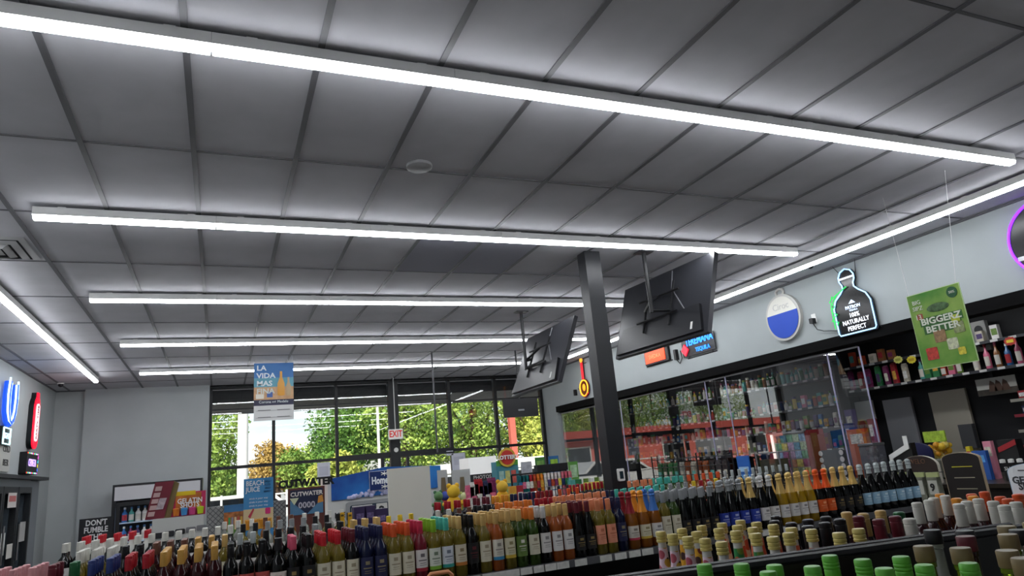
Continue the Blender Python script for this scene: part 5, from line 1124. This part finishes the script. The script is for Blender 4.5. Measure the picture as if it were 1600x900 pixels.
# ================================================================ NEAR DISPLAY WITH A RAISED BLACK LIP
LA = Vector((.70, 1.36, 0)); LB_ = Vector((1.80, 1.155, 0)); dirv = (LB_ - LA); ang_ = math.atan2(dirv.y, dirv.x); LL = dirv.length
t = thing('near_display_shelf', 'near black display shelf with a raised lip crossing the lower right', 'shelving', (LA.x, LA.y, 0), ang_)
MB().box(-.3, LL + .15, -.75, -.03, 0, 1.07).build('front_body', mat('#0f0f11', .5), t)
MB().box(.12, LL + .9, .03, 1.0, 0, 1.065).build('rear_body', mat('#0f0f11', .5), t)
MB().box(-.3, LL, -.03, .03, 0, 1.335).build('divider', mat('#0c0c0e', .35), t)
MB().tube([(-.3, -.016, 1.34), (LL, -.016, 1.34)], .012, 8).build('lip_rail', mat('#2a2b2e', .25), t)
MB().tube([(-.3, .018, 1.343), (LL, .018, 1.343)], .010, 8).build('lip_rail', mat('#2a2b2e', .25), t)
SPOT = {'spotw': ('#d8c0cc', ('#7a2a3c', '#b8902c', '#1f2030', '#a84a58', '#8a3a4c'), 36, .46), 'spoty': ('#dca41c', ('#5c1c14', '#7a2f1c', '#3a1812', '#8a5a14'), 38, .42),
        'spotg': ('#1f7a3c', ('#1a3a24', '#6a8a34', '#b0542c', '#14502a'), 38, .42), 'spotr': ('#dcc8a4', ('#c0402c', '#d05a3a', '#a83a2a'), 34, .52), 'spoto': ('#d86a4c', ('#a83a2c', '#7a3a2c', '#d8884c'), 50, .3)}
GNAME.update({'spotw': 'pink and white patterned', 'spoty': 'yellow patterned', 'spotg': 'green patterned', 'spotr': 'red and cream patterned', 'spoto': 'coral patterned'})
placed = []
LN = Vector((-math.sin(ang_), math.cos(ang_)))
def free(x, y, r, back=True):
    """nudge a bottle back, away from the lens, until it clears those already standing"""
    pd = (x - LA.x) * LN.x + (y - LA.y) * LN.y
    if back and pd < r + .034: x += LN.x * (r + .034 - pd); y += LN.y * (r + .034 - pd)
    if not back and pd > -r - .034: x -= LN.x * (pd + r + .034); y -= LN.y * (pd + r + .034)
    for _ in range(200):
        hit = [q for q in placed if (q[0] - x) ** 2 + (q[1] - y) ** 2 < (q[2] + r) ** 2]
        if not hit: break
        d_ = Vector((x - CAM.x, y - CAM.y)).normalized() if back else Vector((dirv.x, dirv.y)).normalized(); x += d_.x * .010; y += d_.y * .010
    placed.append((x, y, r)); return x, y
def near(px, py, kind, glass, cap, lab, ztop, label, grp, zb=None):
    hh = {'floral': .307, 'corked': .309, 'jug': .303, 'wine': .303, 'champ': .328, 'liquor': .303, 'burg': .303}[kind]
    rr = BODY[kind][0][1][0] + .001; back = kind not in ('jug', 'corked'); a = at(px, py, Z=(1.0655 if back else 1.0705) + hh)
    x, y = free(a.x, a.y, rr, back)
    dd = (Vector((x - CAM.x, y - CAM.y)).length - Vector((a.x - CAM.x, a.y - CAM.y)).length)
    z0 = ztop - hh
    return bottle(kind, glass, cap, lab, x, y, 1.0655 if back else 1.0705, label, grp, rz=math.atan2(y - CAM.y, x - CAM.x) - R(90))
FLG = '#c9b86a'; COLN[FLG] = 'pale gold'
fl = [(1032, 830, 'spotw'), (1050, 834, 'spotw'), (1065, 826, 'spoty'), (1074, 838, 'spotw'), (1088, 830, 'spoty'), (1101, 841, 'spotw'), (1096, 822, 'spotg'), (1127, 846, 'spotw'), (1123, 827, 'spotg'), (1149, 829, 'spotg'), (1128, 819, 'spotr'), (1157, 816, 'spotr'),
      (1152, 822, 'spotr'), (1180, 833, 'spotg'), (1176, 825, 'spoto'), (1182, 819, 'spoto'), (1207, 838, 'spotg'), (1208, 821, 'spoto'), (1236, 842, 'spotg'), (1236, 824, 'spoto'), (1267, 828, 'spoto'), (1312, 832, 'spoto'), (1343, 828, 'spoto')]
for k, (px, py, g_) in enumerate(fl):
    near(px, py, 'floral', g_, FLG, None, 1.377, '%s bottle with gold cap, %s from left behind the lip' % (GNAME[g_], nth(k + 1)), 'patterned bottles behind the black lip')
bk = [(1210, 815), (1236, 817), (1262, 822), (1289, 822), (1212, 806), (1262, 812), (1290, 808), (1312, 812)]
for k, (px, py) in enumerate(bk):
    near(px, py, 'wine', 'm', '#1a1a1e', BLK, 1.373, 'black capped dark bottle, %s from the left among the patterned ones' % nth(k + 1), 'black capped bottles behind the lip')
for k, (px, py, c, n_, kd) in enumerate([(1341, 808, '#5c1a26', 'maroon', 'wine'), (1372, 811, '#5c1a26', 'tall maroon', 'wine'), (1399, 812, '#5c1a26', 'dark maroon', 'wine'), (1322, 800, TAN, 'tan', 'wine'), (1348, 802, TAN, 'pale tan', 'wine'), (1376, 803, TAN, 'tan gold', 'wine'), (1404, 800, '#1f5a34', 'dark green', 'wine'), (1420, 810, '#cfcdc4', 'white', 'wine')]):
    near(px, py, kd, 'm' if kd == 'wine' else 'k', c, BLK, 1.373 if kd == 'wine' else 1.398, '%s capped bottle, %s of the wine bottles left of the white caps' % (n_, nth(k + 1)), 'foil capped bottles behind the lip')
wh = [(1432, 784), (1451, 781), (1460, 784), (1478, 781), (1497, 786), (1510, 782), (1530, 787), (1551, 782), (1568, 788), (1587, 785)]
for k, (px, py) in enumerate(wh):
    near(px, py + 1, 'wine', 'm', '#cfcdc4', BLK, 1.405, 'white capped dark bottle, %s from the left of the white caps behind the lip' % nth(k + 1), 'white capped bottles behind the lip')
yo = [(1471, 780, '#e0902c'), (1495, 780, '#e0902c'), (1522, 780, '#e0902c'), (1519, 775, '#d8562a'), (1540, 776, '#d8562a'), (1563, 776, '#d8562a'), (1575, 779, '#d8562a'), (1592, 778, '#d8562a')]
for k, (px, py, c) in enumerate(yo):
    near(px, py + 3, 'wine', 'm', c, BLK, 1.42, '%s capped bottle, %s from the left behind the white caps' % ('yellow' if c == '#e0902c' else 'orange', nth(k + 1)), 'orange capped bottles behind the white caps')
gn = [(1100, 886), (1129, 889), (1165, 893), (1200, 897), (1246, 892), (1296, 872), (1347, 878), (1334, 884), (1381, 892), (1420, 890), (1450, 893)]
for k, (px, py) in enumerate(gn):
    near(px, py - 4, 'jug', 'l', '#5fae3a', LIME, 1.374, 'bright green screw capped bottle, %s from the left in the near bottom row' % nth(k + 1), 'green capped bottles in front of the lip')
COLN['#7a6a48'] = 'cork'
for k, (px, py, gl) in enumerate([(1442, 853, 'l'), (1500, 856, 'l'), (1573, 860, 'l'), (1572, 822, 'o'), (1574, 835, 'l'), (1600, 818, 'c'), (1598, 872, 'a')]):
    near(px, py, 'corked', gl, '#7a6a48', None, 1.385, 'clear bottle with brown cork stopper, %s nearest in the lower right group' % nth(k + 1), 'corked bottles in the lower right')
for k, (px, py, c) in enumerate([(1456, 828, '#1a1a1e'), (1501, 830, '#1a1a1e'), (1508, 838, '#5c1a26'), (1560, 832, '#1a1a1e'), (1566, 842, '#5c1a26'), (1478, 873, '#5c1a26'), (1524, 876, '#5c1a26'), (1543, 858, TAN)]):
    near(px, py, 'corked', 'm' if c == '#5c1a26' else 'c' if c == '#1a1a1e' else 'a', c, None, 1.385, '%s stoppered bottle, %s of those between the cork stoppers' % (COLN[c], nth(k + 1)), 'dark stoppered bottles in the lower right')
# peach bag handle at the lower edge
a = at(692, 899, Z=1.17)
t = thing('paper_carrier', 'peach coloured carrier with a cut out handle at the lower edge', 'carrier', (a.x, a.y, .83), 0)
MB().rbox(-.055, .055, 0, .005, 0, .26, .02).rbox(-.055, .055, .1, .105, 0, .26, .02).box(-.055, -.05, .005, .1, 0, .26).build('side', mat('#c98a5c', .7), t)
hd = [(-.055, 0, .26), (-.055, 0, .33), (-.04, 0, .345), (.04, 0, .345), (.055, 0, .33), (.055, 0, .26)]
MB().tube([(x, y + .05, z) for x, y, z in hd], .009, 6).build('handle', mat('#d89466', .7), t)
q = MB().box(-.12, .12, -.12, .22, -.03, -.001)
q.build('stand_top', BLACK, t); MB().box(-.11, .11, -.11, .21, -.83, -.03).build('stand_body', BLACK, t)
